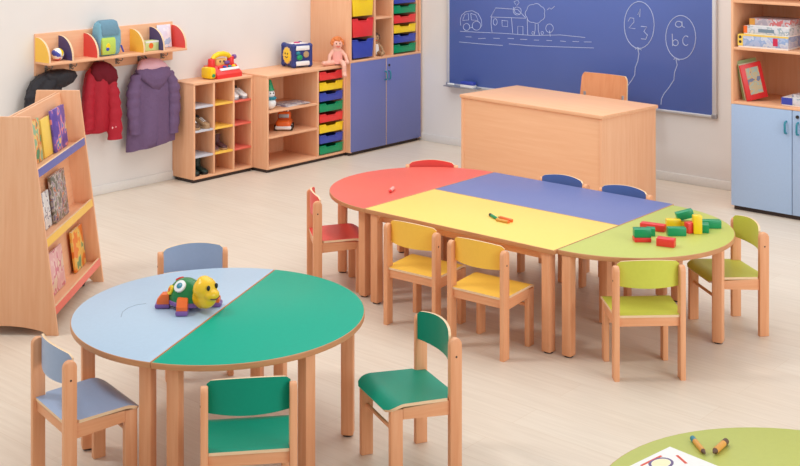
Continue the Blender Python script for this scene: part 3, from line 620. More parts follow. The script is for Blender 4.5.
# red coat
t = thing('coat', 'red coat with a pale embroidered cuff hanging in the middle of the rack', 'coat', (0.0, 5.64, 0.42))
bm = new()
loft(bm, [ring(0.070, -0.005, 0.615, 0.016, 0.028), ring(0.080, -0.005, 0.590, 0.040, 0.070, fold=.04), ring(0.086, -0.010, 0.54, 0.052, 0.115, fold=.07, ph=.5), ring(0.086, -0.015, 0.44, 0.056, 0.135, fold=.1, ph=1.0),
          ring(0.086, -0.015, 0.32, 0.056, 0.140, fold=.14, ph=1.4), ring(0.086, -0.018, 0.20, 0.054, 0.140, fold=.15, ph=1.6), ring(0.084, -0.025, 0.10, 0.052, 0.132, fold=.15, ph=1.7), ring(0.082, -0.030, 0.085, 0.046, 0.125, fold=.15, ph=1.7)])
obj('body', bm, M['red_coat'], t, ang=80)
bm = new(); sleeve(bm, [(0.096, 0.060, 0.53), (0.114, 0.090, 0.40), (0.122, 0.105, 0.24), (0.124, 0.108, 0.02)], [0.045, 0.056, 0.060, 0.064]); sl = obj('sleeve', bm, M['red_coat'], t, ang=80)
bm = new()
for k, (dy, dz) in enumerate(((-0.040, 0), (-0.014, 0.004), (0.012, 0.002), (0.036, -0.004))): ball(bm, (0.1245 + 0.0445 - abs(dy) * 0.3, 0.103 + dy, 0.115 + dz), (0.004, 0.008, 0.008), seg=10)
obj('embroidery', bm, mat('thread_pale', (236, 200, 200), 0.7), sl)
bm = new(); sleeve(bm, [(0.092, -0.085, 0.52), (0.106, -0.115, 0.40), (0.108, -0.120, 0.26), (0.106, -0.115, 0.12)], [0.04, 0.046, 0.046, 0.044]); obj('sleeve', bm, M['red_coat'], t, ang=80)
bm = new()
loft(bm, [ring(0.078, -0.005, 0.625, 0.026, 0.036, fold=.05), ring(0.098, 0.0, 0.600, 0.042, 0.080, fold=.06), ring(0.114, 0.005, 0.55, 0.042, 0.115, fold=.08, ph=1), ring(0.122, 0.030, 0.49, 0.030, 0.100, fold=.08, ph=1.4), ring(0.122, 0.070, 0.43, 0.012, 0.045)])
obj('hood', bm, M['red_dark'], t, ang=80)
# black coat
t = thing('coat', 'black coat hanging at the left end of the rack, behind the book display', 'coat', (0.0, 5.2, 0.42))
bm = new()
loft(bm, [ring(0.075, 0.05, 0.595, 0.030, 0.06, fold=.04), ring(0.086, 0.02, 0.575, 0.050, 0.115, fold=.05), ring(0.090, -0.03, 0.53, 0.058, 0.135, fold=.06, ph=.4), ring(0.090, -0.07, 0.47, 0.060, 0.130, fold=.08, ph=.8), ring(0.088, -0.09, 0.38, 0.058, 0.125, fold=.1, ph=1.2),
          ring(0.086, -0.10, 0.20, 0.058, 0.13, fold=.1, ph=1.5), ring(0.084, -0.10, 0.05, 0.056, 0.13, fold=.1, ph=1.8), ring(0.084, -0.10, 0.03, 0.050, 0.12, fold=.1, ph=1.8)])
obj('body', bm, M['black_coat'], t, ang=80)
bm = new(); sleeve(bm, [(0.095, -0.12, 0.51), (0.108, -0.185, 0.44), (0.110, -0.205, 0.30), (0.110, -0.19, 0.16)], [0.040, 0.044, 0.042, 0.040]); obj('sleeve', bm, M['black_coat'], t, ang=80)
bm = new(); sleeve(bm, [(0.100, 0.03, 0.54), (0.112, 0.03, 0.44), (0.115, 0.00, 0.34), (0.112, -0.02, 0.20)], [0.042, 0.048, 0.046, 0.042]); obj('sleeve', bm, M['black_coat'], t, ang=80)
bm = new()
loft(bm, [ring(0.080, 0.06, 0.600, 0.028, 0.06, fold=.04), ring(0.106, 0.065, 0.580, 0.046, 0.125, fold=.05), ring(0.120, 0.07, 0.545, 0.044, 0.128, fold=.06, ph=1), ring(0.124, 0.06, 0.50, 0.03, 0.10, fold=.06, ph=2), ring(0.120, 0.05, 0.47, 0.012, 0.05)])
obj('hood', bm, M['black_coat'], t, ang=80)

# ------------------------------------------------------------------ things on the coat rack shelf
ZS = 1.0905
t = thing('toy_ball', 'small ball with white, red and blue panels on the coat rack shelf', 'ball', (0.10, 5.247, ZS + 0.047))
bm = new(); ball(bm, (0, 0, 0), 0.047, seg=30)
for f in bm.faces:
    c = f.calc_center_median(); a = (math.atan2(c.z + 0.3 * c.x, c.y - 0.2 * c.x) + PI) / (2 * PI) * 8
    f.material_index = [0, 1, 0, 2, 0, 3, 0, 2][int(a) % 8]
obj('shell', bm, [M['white'], M['pred'], M['pblue'], M['pyellow']], t)
t = thing('backpack', 'light blue and lime child backpack on the coat rack shelf', 'backpack', (0.095, 5.685, ZS), R(4))
bm = new()
def rrect(hx, hy, z, r=0.025, cx=0, cy=0):
    o = []
    for sx, sy, a0 in ((1, 1, 0), (-1, 1, 90), (-1, -1, 180), (1, -1, 270)):
        for k in range(6): a = R(a0 + 18 * k); o.append((cx + sx * (hx - r) + r * math.cos(a), cy + sy * (hy - r) + r * math.sin(a), z))
    return o
loft(bm, [rrect(0.045, 0.090, 0.0), rrect(0.055, 0.105, 0.02), rrect(0.056, 0.106, 0.12), rrect(0.052, 0.100, 0.20), rrect(0.044, 0.092, 0.245), rrect(0.028, 0.078, 0.262, 0.02)])
obj('body', bm, M['bag'], t, ang=70)
bm = new(); loft(bm, [rrect(0.014, 0.064, 0.012, 0.012, 0.056, -0.026), rrect(0.018, 0.068, 0.03, 0.014, 0.058, -0.026), rrect(0.018, 0.066, 0.12, 0.014, 0.058, -0.026), rrect(0.010, 0.06, 0.14, 0.01, 0.055, -0.026)]); pk = obj('front_pocket', bm, M['bag_y'], t, ang=70)
bm = new(); ball(bm, (0.076, -0.04, 0.075), (0.004, 0.020, 0.024)); obj('patch', bm, M['pyellow'], pk)
bm = new(); ball(bm, (0.077, -0.046, 0.055), (0.005, 0.016, 0.014)); obj('patch', bm, M['pblue'], pk)
bm = new(); loft(bm, [rrect(0.010, 0.080, 0.155, 0.01, 0.052), rrect(0.016, 0.084, 0.17, 0.012, 0.050), rrect(0.032, 0.086, 0.225, 0.02, 0.025), rrect(0.036, 0.082, 0.258, 0.02, 0.008), rrect(0.02, 0.066, 0.270, 0.015, 0.0)]); obj('flap', bm, M['bag_d'], t, ang=70)
bm = new(); tube(bm, [(-0.03, -0.02, 0.24), (-0.034, -0.015, 0.262), (-0.034, 0.015, 0.262), (-0.03, 0.02, 0.24)], 0.005, 8); obj('grab_loop', bm, M['bag_d'], t)
bm = new(); tube(bm, [(0.02, 0.08, 0.24), (0.03, 0.108, 0.18), (0.03, 0.112, 0.09), (0.025, 0.100, 0.02)], 0.010, 8); obj('strap', bm, M['bag'], t)
bm = new(); tube(bm, [(0.05, 0.108, 0.07), (0.055, 0.118, 0.04), (0.055, 0.128, 0.018)], 0.007, 8); obj('strap_end', bm, M['pblue'], t)
t = thing('carton', 'small pale green carton with a red spot on the coat rack shelf', 'box', (0.10, 6.096, ZS))
obj('box_body', b1((-0.04, -0.066, 0), (0.04, 0.066, 0.078), 0.003), mat('carton_green', (206, 222, 150), 0.5), t)
bm = new(); cyl(bm, (0.0405, -0.01, 0.04), 0.022, 0.002, 'x', 18); obj('printed_spot', bm, M['porange'], t)
obj('printed_band', b1((0.040, -0.066, 0.064), (0.041, 0.066, 0.078), 0), M['white'], t)
t = thing('booklet', 'white and pale blue booklet standing before the red divider on the coat rack shelf', 'booklet', (0.048, 6.232, ZS))
t.rotation_euler = (0, R(-7), 0)
obj('pages', b1((-0.006, 0, 0.001), (0.006, 0.135, 0.185), 0.001), cover('booklet_cover', [(232, 226, 240), (240, 238, 246), (244, 244, 248), (178, 210, 240)], 14), t)
# ------------------------------------------------------------------ shoes in the pigeonholes
def make_shoe(label, up, sole, loc, rz, boot=0, L=0.165, group=None):
    t = thing('child_boot' if boot else 'child_shoe', label, 'boot' if boot else 'shoe', loc, rz, group); t.scale = (1, 1, 1) if boot else (1.08, 1.05, 1.25)
    def sec(x, hw, zt, zb=0.014):
        o = []
        for k in range(16):
            a = 2 * PI * k / 16; sx = math.cos(a); sz = math.sin(a)
            o.append((x, hw * math.copysign(abs(sx) ** 0.7, sx), zb + (zt - zb) * (0.5 + 0.5 * math.copysign(abs(sz) ** 0.7, sz))))
        return o
    bm = new(); h = 0.075
    loft(bm, [sec(-L / 2, 0.012, h * 0.8), sec(-L * 0.46, 0.026, h), sec(-L * 0.3, 0.029, h * 0.98), sec(-L * 0.1, 0.028, h * 0.86), sec(L * 0.1, 0.030, h * 0.66), sec(L * 0.3, 0.033, h * 0.52), sec(L * 0.43, 0.027, h * 0.44), sec(L / 2, 0.010, h * 0.32)])
    obj('upper', bm, up, t, ang=70)
    bm = new(); pts = [(-L / 2 - 0.002, -0.012), (-L * 0.44, -0.028), (-L * 0.1, -0.029), (L * 0.3, -0.036), (L * 0.44, -0.029), (L / 2 + 0.003, -0.010)]
    pts = pts + [(x, -y) for x, y in pts[::-1]]
    prism(bm, pts, 'z', 0, 0.016, 0.003); obj('sole', bm, sole, t)
    if boot:
        bm = new(); rings = []
        for z, r in ((0.05, 0.034), (0.09, 0.031), (boot * 0.8, 0.034), (boot, 0.037)):
            rings.append([(-L * 0.24 + r * 1.15 * math.cos(2 * PI * k / 18), r * math.sin(2 * PI * k / 18), z) for k in range(18)])
        loft(bm, rings); obj('shaft', bm, up, t, ang=60)
        bm = new(); cyl(bm, (-L * 0.24, 0, boot - 0.003), 0.039, 0.012, 'z', 18, bev=0.003); obj('cuff', bm, sole, t)
    else:
        bm = new()
        for k in range(4): tube(bm, [(L * (0.02 + 0.07 * k), -0.018, h * (0.80 - 0.075 * k)), (L * (0.03 + 0.07 * k), 0, h * (0.86 - 0.075 * k)), (L * (0.02 + 0.07 * k), 0.018, h * (0.80 - 0.075 * k))], 0.0028, 6)
        obj('laces', bm, M['white'], t)
        bm = new(); ball(bm, (-L * 0.24, 0, h * 0.93), (0.026, 0.017, 0.012)); obj('opening', bm, M['dark'], t)
    return t
def cell(c, r): return (0, SHY + (cols[c][0] + cols[c][1]) / 2, [0.0465, 0.2155, 0.4205, 0.6145][r])
x, y, z = cell(2, 3)
for s, w in ((-1, 'left'), (1, 'right')): make_shoe('white child sneaker in the top right compartment, ' + w + ' one of the pair', M['white'], M['grey'], (0.165, y + s * 0.042, z), R(s * 6))
x, y, z = cell(0, 2)
for s, w in ((-1, 'left'), (1, 'right')): make_shoe('brown and tan child shoe in the second row at the left, ' + w + ' of the pair', M['brown'] if s < 0 else M['tan'], M['tan'], (0.170, y + s * 0.044, z), R(s * 9))
x, y, z = cell(1, 1)
for s, w in ((-1, 'left'), (1, 'right')): make_shoe('dark maroon ankle boot in the middle column compartment, ' + w + ' one of the pair', M['maroon'], M['tan'], (0.160, y + s * 0.042, z), R(s * 4), boot=0.125)
x, y, z = cell(0, 0)
for s, w in ((-1, 'left'), (1, 'right')): make_shoe('dark green rubber boot in the bottom left compartment, ' + w + ' one of the pair', M['dkgreen'], M['black'], (0.160, y + s * 0.042, z), R(s * 4), boot=0.140)

# ------------------------------------------------------------------ toys on the low cabinets
t = thing('toy_telephone', 'red and yellow toy telephone on top of the shoe cabinet', 'toy', (0.140, 6.815, 0.8065), R(2)); t.scale = (0.94, 0.94, 0.94)
bm = new()   # red base, wedge sloping to the front (+x)
prism(bm, [(-0.09, 0.0), (0.10, 0.0), (0.10, 0.035), (0.02, 0.105), (-0.09, 0.105)], 'y', -0.13, 0.175, 0.012); obj('base', bm, M['pred'], t)
bm = new(); box(bm, (-0.05, -0.195, 0.004), (0.085, -0.13, 0.105), 0.02); obj('side_panel', bm, M['pyellow'], t)
bm = new(); ball(bm, (0.088, -0.165, 0.035), (0.008, 0.018, 0.016)); obj('button', bm, M['pgreen'], t)
bm = new()   # handset: arched yellow bar with red ends
tube(bm, [(0.0, -0.10, 0.165), (0.0, -0.075, 0.190), (0.0, -0.03, 0.204), (0.0, 0.03, 0.204), (0.0, 0.085, 0.190), (0.0, 0.11, 0.168)], [0.020, 0.022, 0.024, 0.024, 0.022, 0.020], 12); hs = obj('handset', bm, M['pyellow'], t)
for s in (-0.112, 0.120):
    bm = new(); cyl(bm, (0.0, s, 0.135), 0.034, 0.075, 'z', 18, r2=0.030, bev=0.006); obj('ear_piece', bm, M['pred'], hs)
bm = new(); cyl(bm, (0.0, 0.165, 0.165), 0.022, 0.03, 'y', 16, bev=0.006); obj('knob', bm, M['ppurple'], t)
bm = new(); box(bm, (-0.04, -0.065, 0.10), (0.015, 0.065, 0.165), 0.015); obj('face_plate', bm, mat('toy_peach', (240, 190, 110), 0.4), t)
q = Matrix.Translation((0.06, 0.02, 0.070)) @ Matrix.Rotation(R(41), 4, 'Y')
bm = new(); box(bm, (-0.014, -0.085, -0.002), (0.014, 0.145, 0.010), 0.004, mx=q); obj('key_strip', bm, M['white'], t)
for k, (yy, cn) in enumerate(((-0.07, 'pred'), (-0.01, 'pblue'), (0.05, 'pteal'), (0.10, 'pyellow'))):
    bm = new(); ball(bm, (0.042, yy + 0.02, 0.092), (0.018, 0.02, 0.012)); obj('key', bm, M[cn], t)
for yy in (-0.02, 0.025):
    bm = new(); ball(bm, (0.016, yy, 0.14), (0.006, 0.01, 0.01)); obj('eye', bm, M['brown'], t)
bm = new(); box(bm, (0.0, 0.03, 0.11), (0.03, 0.09, 0.14), 0.01); obj('lever', bm, M['ppurple'], t)

t = thing('activity_cube', 'navy blue toy activity cube with a yellow lion face on top of the low cabinet', 'toy', (0.20, 7.655, 0.8155), R(-14))
s = 0.098; bm = new(); box(bm, (-s, -s, 0.006), (s, s, 0.206), 0.030, seg=4); obj('body', bm, M['pnavy'], t)
for ax in (-1, 1):
    for ay in (-1, 1):
        bm = new(); ball(bm, (ax * 0.082, ay * 0.082, 0.026), 0.027); ball(bm, (ax * 0.082, ay * 0.082, 0.186), 0.027)
        tube(bm, [(ax * 0.086, ay * 0.086, 0.03), (ax * 0.086, ay * 0.086, 0.18)], 0.020, 12); obj('corner_bumper', bm, M['pnavy'], t)
bm = new(); cyl(bm, (0, -s - 0.002, 0.105), 0.062, 0.012, 'y', 28, bev=0.004); lion = obj('lion_face', bm, M['pyellow'], t)
bm = new()
for k in range(12): ball(bm, (0.058 * math.cos(k * PI / 6), -s - 0.001, 0.105 + 0.058 * math.sin(k * PI / 6)), (0.018, 0.007, 0.018), seg=10)
obj('mane', bm, mat('lion_mane', (236, 196, 120), 0.5), lion)
bm = new(); ball(bm, (-0.02, -s - 0.010, 0.122), (0.007, 0.004, 0.009)); ball(bm, (0.02, -s - 0.010, 0.122), (0.007, 0.004, 0.009)); tube(bm, [(-0.022, -s - 0.009, 0.095), (0, -s - 0.009, 0.085), (0.022, -s - 0.009, 0.095)], 0.004, 6); obj('features', bm, M['brown'], lion)
for z in (0.038, 0.172): obj('white_bar', b1((s - 0.004, -0.070, z - 0.020), (s + 0.010, 0.070, z + 0.020), 0.008), M['white'], t)
bm = new(); cyl(bm, (s + 0.002, 0.035, 0.115), 0.028, 0.016, 'x', 22, bev=0.004); obj('dial', bm, mat('toy_bronze', (180, 150, 110), 0.4), t)
bm = new(); ball(bm, (s, -0.03, 0.090), (0.014, 0.030, 0.025)); obj('button', bm, M['pgreen'], t)
bm = new(); ball(bm, (s, -0.045, 0.128), (0.012, 0.022, 0.018)); obj('button', bm, M['pteal'], t)
bm = new(); cyl(bm, (0, 0, 0.209), 0.028, 0.016, 'z', 20, bev=0.005); obj('top_knob', bm, mat('toy_pink', (206, 60, 120), 0.4), t)
obj('top_panel', b1((-0.06, -0.07, 0.202), (0.065, 0.07, 0.2085), 0.003), M['white'], t)

def rag_doll(label, loc, rz, sc, skin, hair, legs_over):
    t = thing('rag_doll', label, 'doll', loc, rz)
    k = sc; bm = new()
    ball(bm, (0, 0, 0.075 * k), (0.042 * k, 0.05 * k, 0.075 * k), seg=24)
    ball(bm, (0.005 * k, 0, 0.142 * k), (0.034 * k, 0.044 * k, 0.034 * k)); ball(bm, (0.008 * k, 0, 0.20 * k), (0.048 * k, 0.052 * k, 0.050 * k), seg=24); ball(bm, (0.055 * k, 0, 0.192 * k), 0.010 * k)
    for s in (-1, 1):
        tube(bm, [(0, s * 0.035 * k, 0.135 * k), (0.022 * k, s * 0.075 * k, 0.09 * k), (0.05 * k, s * 0.085 * k, 0.042 * k)], [0.020 * k, 0.018 * k, 0.016 * k], 12); ball(bm, (0.056 * k, s * 0.086 * k, 0.030 * k), 0.021 * k)
        if legs_over:
            if s > 0: pts = [(0.01 * k, 0.030 * k, 0.032 * k), (0.085 * k, 0.040 * k, 0.030 * k), (0.110 * k, 0.045 * k, 0.005 * k), (0.112 * k, 0.045 * k, -0.085 * k)]
            else: pts = [(0.01 * k, -0.030 * k, 0.030 * k), (0.045 * k, -0.075 * k, 0.026 * k), (0.060 * k, -0.14 * k, 0.024 * k)]
        else: pts = [(0.01 * k, s * 0.03 * k, 0.03 * k), (0.07 * k, s * 0.04 * k, 0.03 * k), (0.11 * k, s * 0.045 * k, 0.026 * k)]
        tube(bm, pts, [0.026 * k, 0.024 * k] + [0.022 * k] * (len(pts) - 2), 12)
        e = Vector(pts[-1]); ball(bm, e + Vector((0.014 * k, 0, 0.004 * k)), (0.032 * k, 0.022 * k, 0.022 * k))
    o = obj('body', bm, skin, t); remesh(o, 0.005 * k, 3)
    bm = new()
    for i in range(70):
        a = random.uniform(0, 2 * PI); u = random.uniform(-0.1, 1)
        d = Vector((math.cos(a) * math.sqrt(1 - min(1, u * u)), math.sin(a) * math.sqrt(1 - min(1, u * u)), u))
        if d.x > 0.45 and d.z < 0.62: continue
        ball(bm, Vector((0.004, 0, 0.204)) * k + d * 0.052 * k, 0.016 * k, seg=8)
    obj('hair', bm, hair, t)
    for s in (-1, 1):
        bm = new(); ball(bm, (0.054 * k, s * 0.017 * k, 0.208 * k), 0.006 * k, seg=10); obj('eye', bm, M['brown'], t)
    bm = new(); tube(bm, [(0.052 * k, -0.016 * k, 0.180 * k), (0.056 * k, 0, 0.174 * k), (0.052 * k, 0.016 * k, 0.180 * k)], 0.003 * k, 6); obj('mouth', bm, M['pred'], t)
    bm = new()
    rings = [[(rx * k * math.cos(2 * PI * i / 24), rx * 1.15 * k * math.sin(2 * PI * i / 24), z * k) for i in range(24)] for z, rx in ((0.015, 0.050), (0.06, 0.047), (0.11, 0.042), (0.140, 0.036))]
    loft(bm, rings); obj('dress', bm, M['pinkcloth'] if legs_over else M['paper'], t)
    return t
rag_doll('pink rag doll with orange hair on the low cabinet, one leg dangling over the trays', (0.400, 7.962, 0.8155), R(-35), 0.95, M['skin'], M['hair'], True)
rag_doll('small pale doll sitting in the open niche of the tall cabinet', (0.385, 8.488, 0.8525), R(-30), 0.80, M['tan'], M['brown'], False)
# in the open shelves
t = thing('toy_snowman', 'white and green toy figure at the left of the upper open shelf', 'toy', (0.36, 7.170, 0.5155), R(-15)); t.scale = (1.25, 1.25, 1.25)
bm = new(); ball(bm, (0, 0, 0.042), (0.045, 0.045, 0.042)); ball(bm, (0, 0, 0.105), (0.036, 0.036, 0.034)); o = obj('body', bm, M['white'], t); remesh(o, 0.004, 2)
bm = new(); tube(bm, [(0, 0, 0.130), (0, 0, 0.136), (0, 0, 0.20)], [0.036, 0.030, 0.010], 16); obj('hat', bm, M['pgreen'], t)
bm = new()
for k in range(20): ball(bm, (0.036 * math.cos(k * PI / 10), 0.036 * math.sin(k * PI / 10), 0.076), 0.011, seg=8)
obj('scarf', bm, M['pteal'], t)
for s in (-1, 1):
    bm = new(); ball(bm, (0.033, s * 0.012, 0.112), 0.005, seg=8); obj('eye', bm, M['black'], t)
def lay_book(label, loc, rz, w, d, th, m, group=None, name='magazine'):
    o = thing(name, label, 'book', loc, rz, group)
    bm = new(); box(bm, (-d / 2, -w / 2, 0), (d / 2, w / 2, 0.0012), 0.0003); box(bm, (-d / 2, -w / 2, th - 0.0012), (d / 2, w / 2, th), 0.0003); box(bm, (-d / 2, -w / 2 - 0.001, 0), (d / 2, -w / 2, th)); obj('cover', bm, m, o)
    obj('pages', b1((-d / 2 + 0.003, -w / 2, 0.0013), (d / 2 - 0.003, w / 2 - 0.003, th - 0.0013), 0), M['paper'], o)
    return o
mg1 = cover('magazine_grey', [(190, 186, 190), (222, 216, 214), (150, 150, 170), (200, 180, 176)], 12)
mg2 = cover('magazine_violet', [(150, 140, 170), (206, 196, 206), (230, 224, 224)], 12)
lay_book('lower magazine lying on the upper open shelf of the low cabinet', (0.29, 7.47, 0.5155), R(4), 0.29, 0.21, 0.008, mg2, 'magazines on the open shelf')
lay_book('upper pale magazine lying on another on the upper open shelf', (0.30, 7.485, 0.5240), R(-8), 0.27, 0.20, 0.006, mg1, 'magazines on the open shelf')
t = thing('toy_car', 'rounded orange and white toy car on the lower open shelf of the low cabinet', 'toy', (0.27, 7.43, 0.3005), R(-50)); t.scale = (1.08, 1.08, 1.08)
bm = new(); box(bm, (-0.085, -0.062, 0.022), (0.095, 0.062, 0.085), 0.028, seg=4); obj('body', bm, M['porange'], t)
bm = new(); box(bm, (-0.09, -0.066, 0.012), (0.102, 0.066, 0.040), 0.012, seg=3); obj('bumper', bm, M['white'], t)
bm = new(); box(bm, (-0.06, -0.052, 0.075), (0.035, 0.052, 0.145), 0.026, seg=4); cb = obj('cabin', bm, M['porange'], t)
bm = new(); box(bm, (0.020, -0.042, 0.092), (0.039, 0.042, 0.128), 0.008); obj('windscreen', bm, M['grey'], cb)
for s in (-1, 1):
    bm = new(); ball(bm, (0.0, s * 0.022, 0.150), (0.014, 0.016, 0.018)); obj('roof_light', bm, M['white'], cb)
    bm = new(); ball(bm, (0.014, s * 0.022, 0.152), 0.007, seg=10); obj('roof_light_lens', bm, M['black'], cb)
for sx in (-0.05, 0.058):
    for sy in (-0.062, 0.062):
        bm = new(); cyl(bm, (sx, sy, 0.0235), 0.0235, 0.024, 'y', 18, bev=0.005); obj('wheel', bm, M['black'], t)

# ------------------------------------------------------------------ books and boxed games in the right cabinet
def game_box(label, loc, rz, w, d, h, side, top):
    o = thing('board_game_box', label, 'box', loc, rz, 'boxed games in the right cabinet')
    obj('box_base', b1((-w / 2 + 0.002, -d / 2 + 0.002, 0), (w / 2 - 0.002, d / 2 - 0.002, h * 0.9), 0.001), M['paper'], o)
    bm = new(); box(bm, (-w / 2, -d / 2, h * 0.12), (w / 2, d / 2, h), 0.0015)
    for f in bm.faces:
        if f.normal.z > 0.9: f.material_index = 1
    lid = obj('lid', bm, [side, top], o); return o, lid
YF = 8.50
bb = cover('box_blue_white', [(176, 190, 222), (150, 174, 214), (206, 210, 222), (190, 196, 220)], 16)
bw_ = cover('box_white', [(216, 216, 222), (206, 210, 214), (160, 176, 186), (222, 220, 218)], 22)
bg = cover('box_grey_red', [(170, 160, 172), (196, 180, 184), (204, 110, 112), (206, 200, 204)], 18)
byl = mat('box_yellow', (244, 206, 90), 0.4)
o, l = game_box('yellow edged pale blue game box at the bottom of the stack on the upper shelf', (4.105, YF + 0.16, 1.2005), R(2), 0.375, 0.27, 0.096, bb, byl)
obj('end_band', b1((-0.189, -0.1365, 0.012), (-0.150, -0.1348, 0.096), 0), byl, l); obj('top_band', b1((-0.150, -0.1365, 0.086), (0.188, -0.1348, 0.096), 0), byl, l)
obj('printed_panel', b1((0.075, -0.1362, 0.025), (0.110, -0.1348, 0.080), 0), mat('box_crimson', (206, 44, 80), 0.4), l)
bm = new(); cyl(bm, (-0.170, -0.1362, 0.075), 0.011, 0.002, 'y', 14); cyl(bm, (-0.170, -0.1362, 0.040), 0.011, 0.002, 'y', 14); obj('printed_dots', bm, M['dark'], l)
o, l = game_box('white game box in the middle of the stack on the upper shelf', (4.135, YF + 0.16, 1.2972), R(-1), 0.345, 0.26, 0.062, bw_, M['white'])
obj('end_band', b1((-0.1735, -0.1315, 0.010), (-0.145, -0.1298, 0.062), 0), M['porange'], l); obj('printed_band', b1((-0.06, -0.1312, 0.020), (0.06, -0.1298, 0.045), 0), mat('box_slate', (120, 140, 156), 0.5), l)
o, l = game_box('small grey and red game box on top of the stack on the upper shelf', (4.145, YF + 0.17, 1.3600), R(3), 0.300, 0.24, 0.055, bg, mat('box_mauve', (176, 160, 168), 0.5))
obj('end_band', b1((-0.151, -0.1215, 0.008), (-0.110, -0.1198, 0.055), 0), mat('box_amber', (214, 150, 60), 0.5), l)
o, l = game_box('white and blue game box lying on the middle shelf at the right', (4.435, YF + 0.17, 0.8005), R(1), 0.40, 0.22, 0.058, bw_, M['white'])
obj('end_band', b1((-0.2012, -0.1115, 0.008), (-0.120, -0.1098, 0.058), 0), M['pblue'], l)
o, l = game_box('flat pale game box lying on the white and blue one on the middle shelf', (4.475, YF + 0.18, 0.8592), R(-3), 0.34, 0.20, 0.022, mg1, mg1)
def stand_book(label, x, y, rz, w, h, th, ang, m, pic=None):
    o = thing('picture_book', label, 'book', (x, y, 0.8015)); o.rotation_euler = (R(-6), R(ang), R(rz)); o['group'] = 'books leaning in the right cabinet'
    bm = new(); box(bm, (0, 0, 0), (w, 0.0015, h), 0.0004); box(bm, (0, th - 0.0015, 0), (w, th, h), 0.0004); box(bm, (-0.0015, 0, 0), (0, th, h), 0.0004); obj('cover', bm, m, o)
    obj('pages', b1((0, 0.0016, 0.003), (w - 0.003, th - 0.0016, h - 0.003), 0), M['paper'], o)
    if pic:
        obj('cover_picture', b1((0.035, -0.0012, 0.04), (w - 0.028, 0.0, h - 0.03), 0), pic, o)
    return o
stand_book('dull green tall book behind the red one on the middle shelf of the right cabinet', 3.940, YF + 0.085, 55, 0.16, 0.29, 0.014, -9, mat('book_olive', (150, 170, 110), 0.4))
stand_book('pale spined book between the green and the red one on the middle shelf', 3.960, YF + 0.070, 55, 0.15, 0.27, 0.010, -9, mat('book_pale', (214, 206, 176), 0.5))
stand_book('red picture book with a framed cover picture leaning in the right cabinet', 3.985, YF + 0.050, 52, 0.165, 0.265, 0.016, -11, mat('book_red', (216, 40, 44), 0.35), cover('red_book_picture', [(190, 176, 140), (160, 180, 170), (206, 170, 120), (110, 120, 150)], 18))

# ------------------------------------------------------------------ building blocks on the lime table
TZ = 0.5302
def block(label, x, y, rz, cn, w=0.085, d=0.042, h=0.04, z=TZ, tilt=0):
    o = tag(obj('toy_block', b1((-w / 2, -d / 2, 0), (w / 2, d / 2, h), 0.003), M[cn]), label, 'toy block', 'building blocks on the lime table')
    o.location = (x, y, z); o.rotation_euler = (0, R(tilt), R(rz))
    return o
block('flat red block under the green one at the left of the pile', 4.756, 5.585, 42, 'pred', 0.085, 0.06, 0.022)
block('green block on the flat red one at the left of the pile', 4.756, 5.587, 40, 'pgreen', 0.085, 0.055, 0.042, TZ + 0.0225)
block('long red block lying behind the leftmost green one', 4.697, 5.812, 12, 'pred', 0.13, 0.045, 0.035)
block('small green block between the long red one and the leftmost stack', 4.738, 5.712, 30, 'pgreen', 0.045, 0.045, 0.04)
block('red block lying alone at the front of the pile', 4.893, 5.585, 15, 'pred', 0.09, 0.05, 0.040)
block('green block in the middle front of the pile', 4.838, 5.800, 42, 'pgreen', 0.095, 0.042, 0.042)
block('yellow block behind the middle green one', 4.765, 5.905, 42, 'pyellow', 0.075, 0.042, 0.052)
block('red block in the middle of the pile, before the tilted green one', 4.868, 5.895, 60, 'pred', 0.05, 0.042, 0.055)
block('green block tilted up at the top of the pile', 4.800, 5.975, 42, 'pgreen', 0.09, 0.042, 0.042, TZ + 0.036 + 0.011, -14)
block('yellow block under the tilted green one', 4.805, 5.978, 42, 'pyellow', 0.07, 0.042, 0.034)
block('tall yellow block standing on end right of the middle', 4.902, 5.905, 42, 'pyellow', 0.044, 0.042, 0.095)
block('green block lying crosswise at the right end of the pile', 4.905, 6.055, 42, 'pgreen', 0.105, 0.042, 0.042)
block('green block forming the corner of the L at the right end of the pile', 4.915, 5.965, 118, 'pgreen', 0.07, 0.042, 0.042)

# ------------------------------------------------------------------ crayons and the printed sheet
def crayon(name, label, x0, y0, x1, y1, z, r, body, tip, cap=None, cat='crayon', group=None):
    a = Vector((x0, y0, 0)); b = Vector((x1, y1, 0)); L = (b - a).length
    o = thing(name, label, cat, (x0, y0, z + r), math.atan2(y1 - y0, x1 - x0), group)
    bm = new(); cyl(bm, (L * 0.42, 0, 0), r, L * 0.84, 'x', 12, bev=r * 0.15); obj('barrel', bm, body, o)
    bm = new(); cyl(bm, (L * 0.92, 0, 0), r * 0.9, L * 0.16, 'x', 12, r2=r * 0.25); obj('tip', bm, tip, o)
    if cap:
        bm = new(); cyl(bm, (L * 0.1, 0, 0), r * 1.05, L * 0.22, 'x', 12, bev=r * 0.2); obj('cap', bm, cap, o)
    return o
orange_body = mat('crayon_orange', (224, 160, 70), 0.5)
crayon('crayon', 'orange crayon with a teal end on the near lime tabletop', 6.004, 3.664, 6.086, 3.588, 0.5052, 0.0085, orange_body, M['brown'], M['pteal'])
crayon('crayon', 'brown and orange crayon on the near lime tabletop, right of the teal ended one', 6.098, 3.712, 6.104, 3.608, 0.5052, 0.010, orange_body, M['brown'], M['brown'])
crayon('crayon', 'black ended crayon on the yellow tabletop', 3.880, 5.478, 3.965, 5.430, 0.5302, 0.008, M['pgreen'], M['pgreen'], M['black'], group='crayons on the yellow table')
crayon('crayon', 'orange crayon at the right of the group on the yellow tabletop', 4.050, 5.448, 3.945, 5.462, 0.5302, 0.009, M['porange'], orange_body, None, group='crayons on the yellow table')
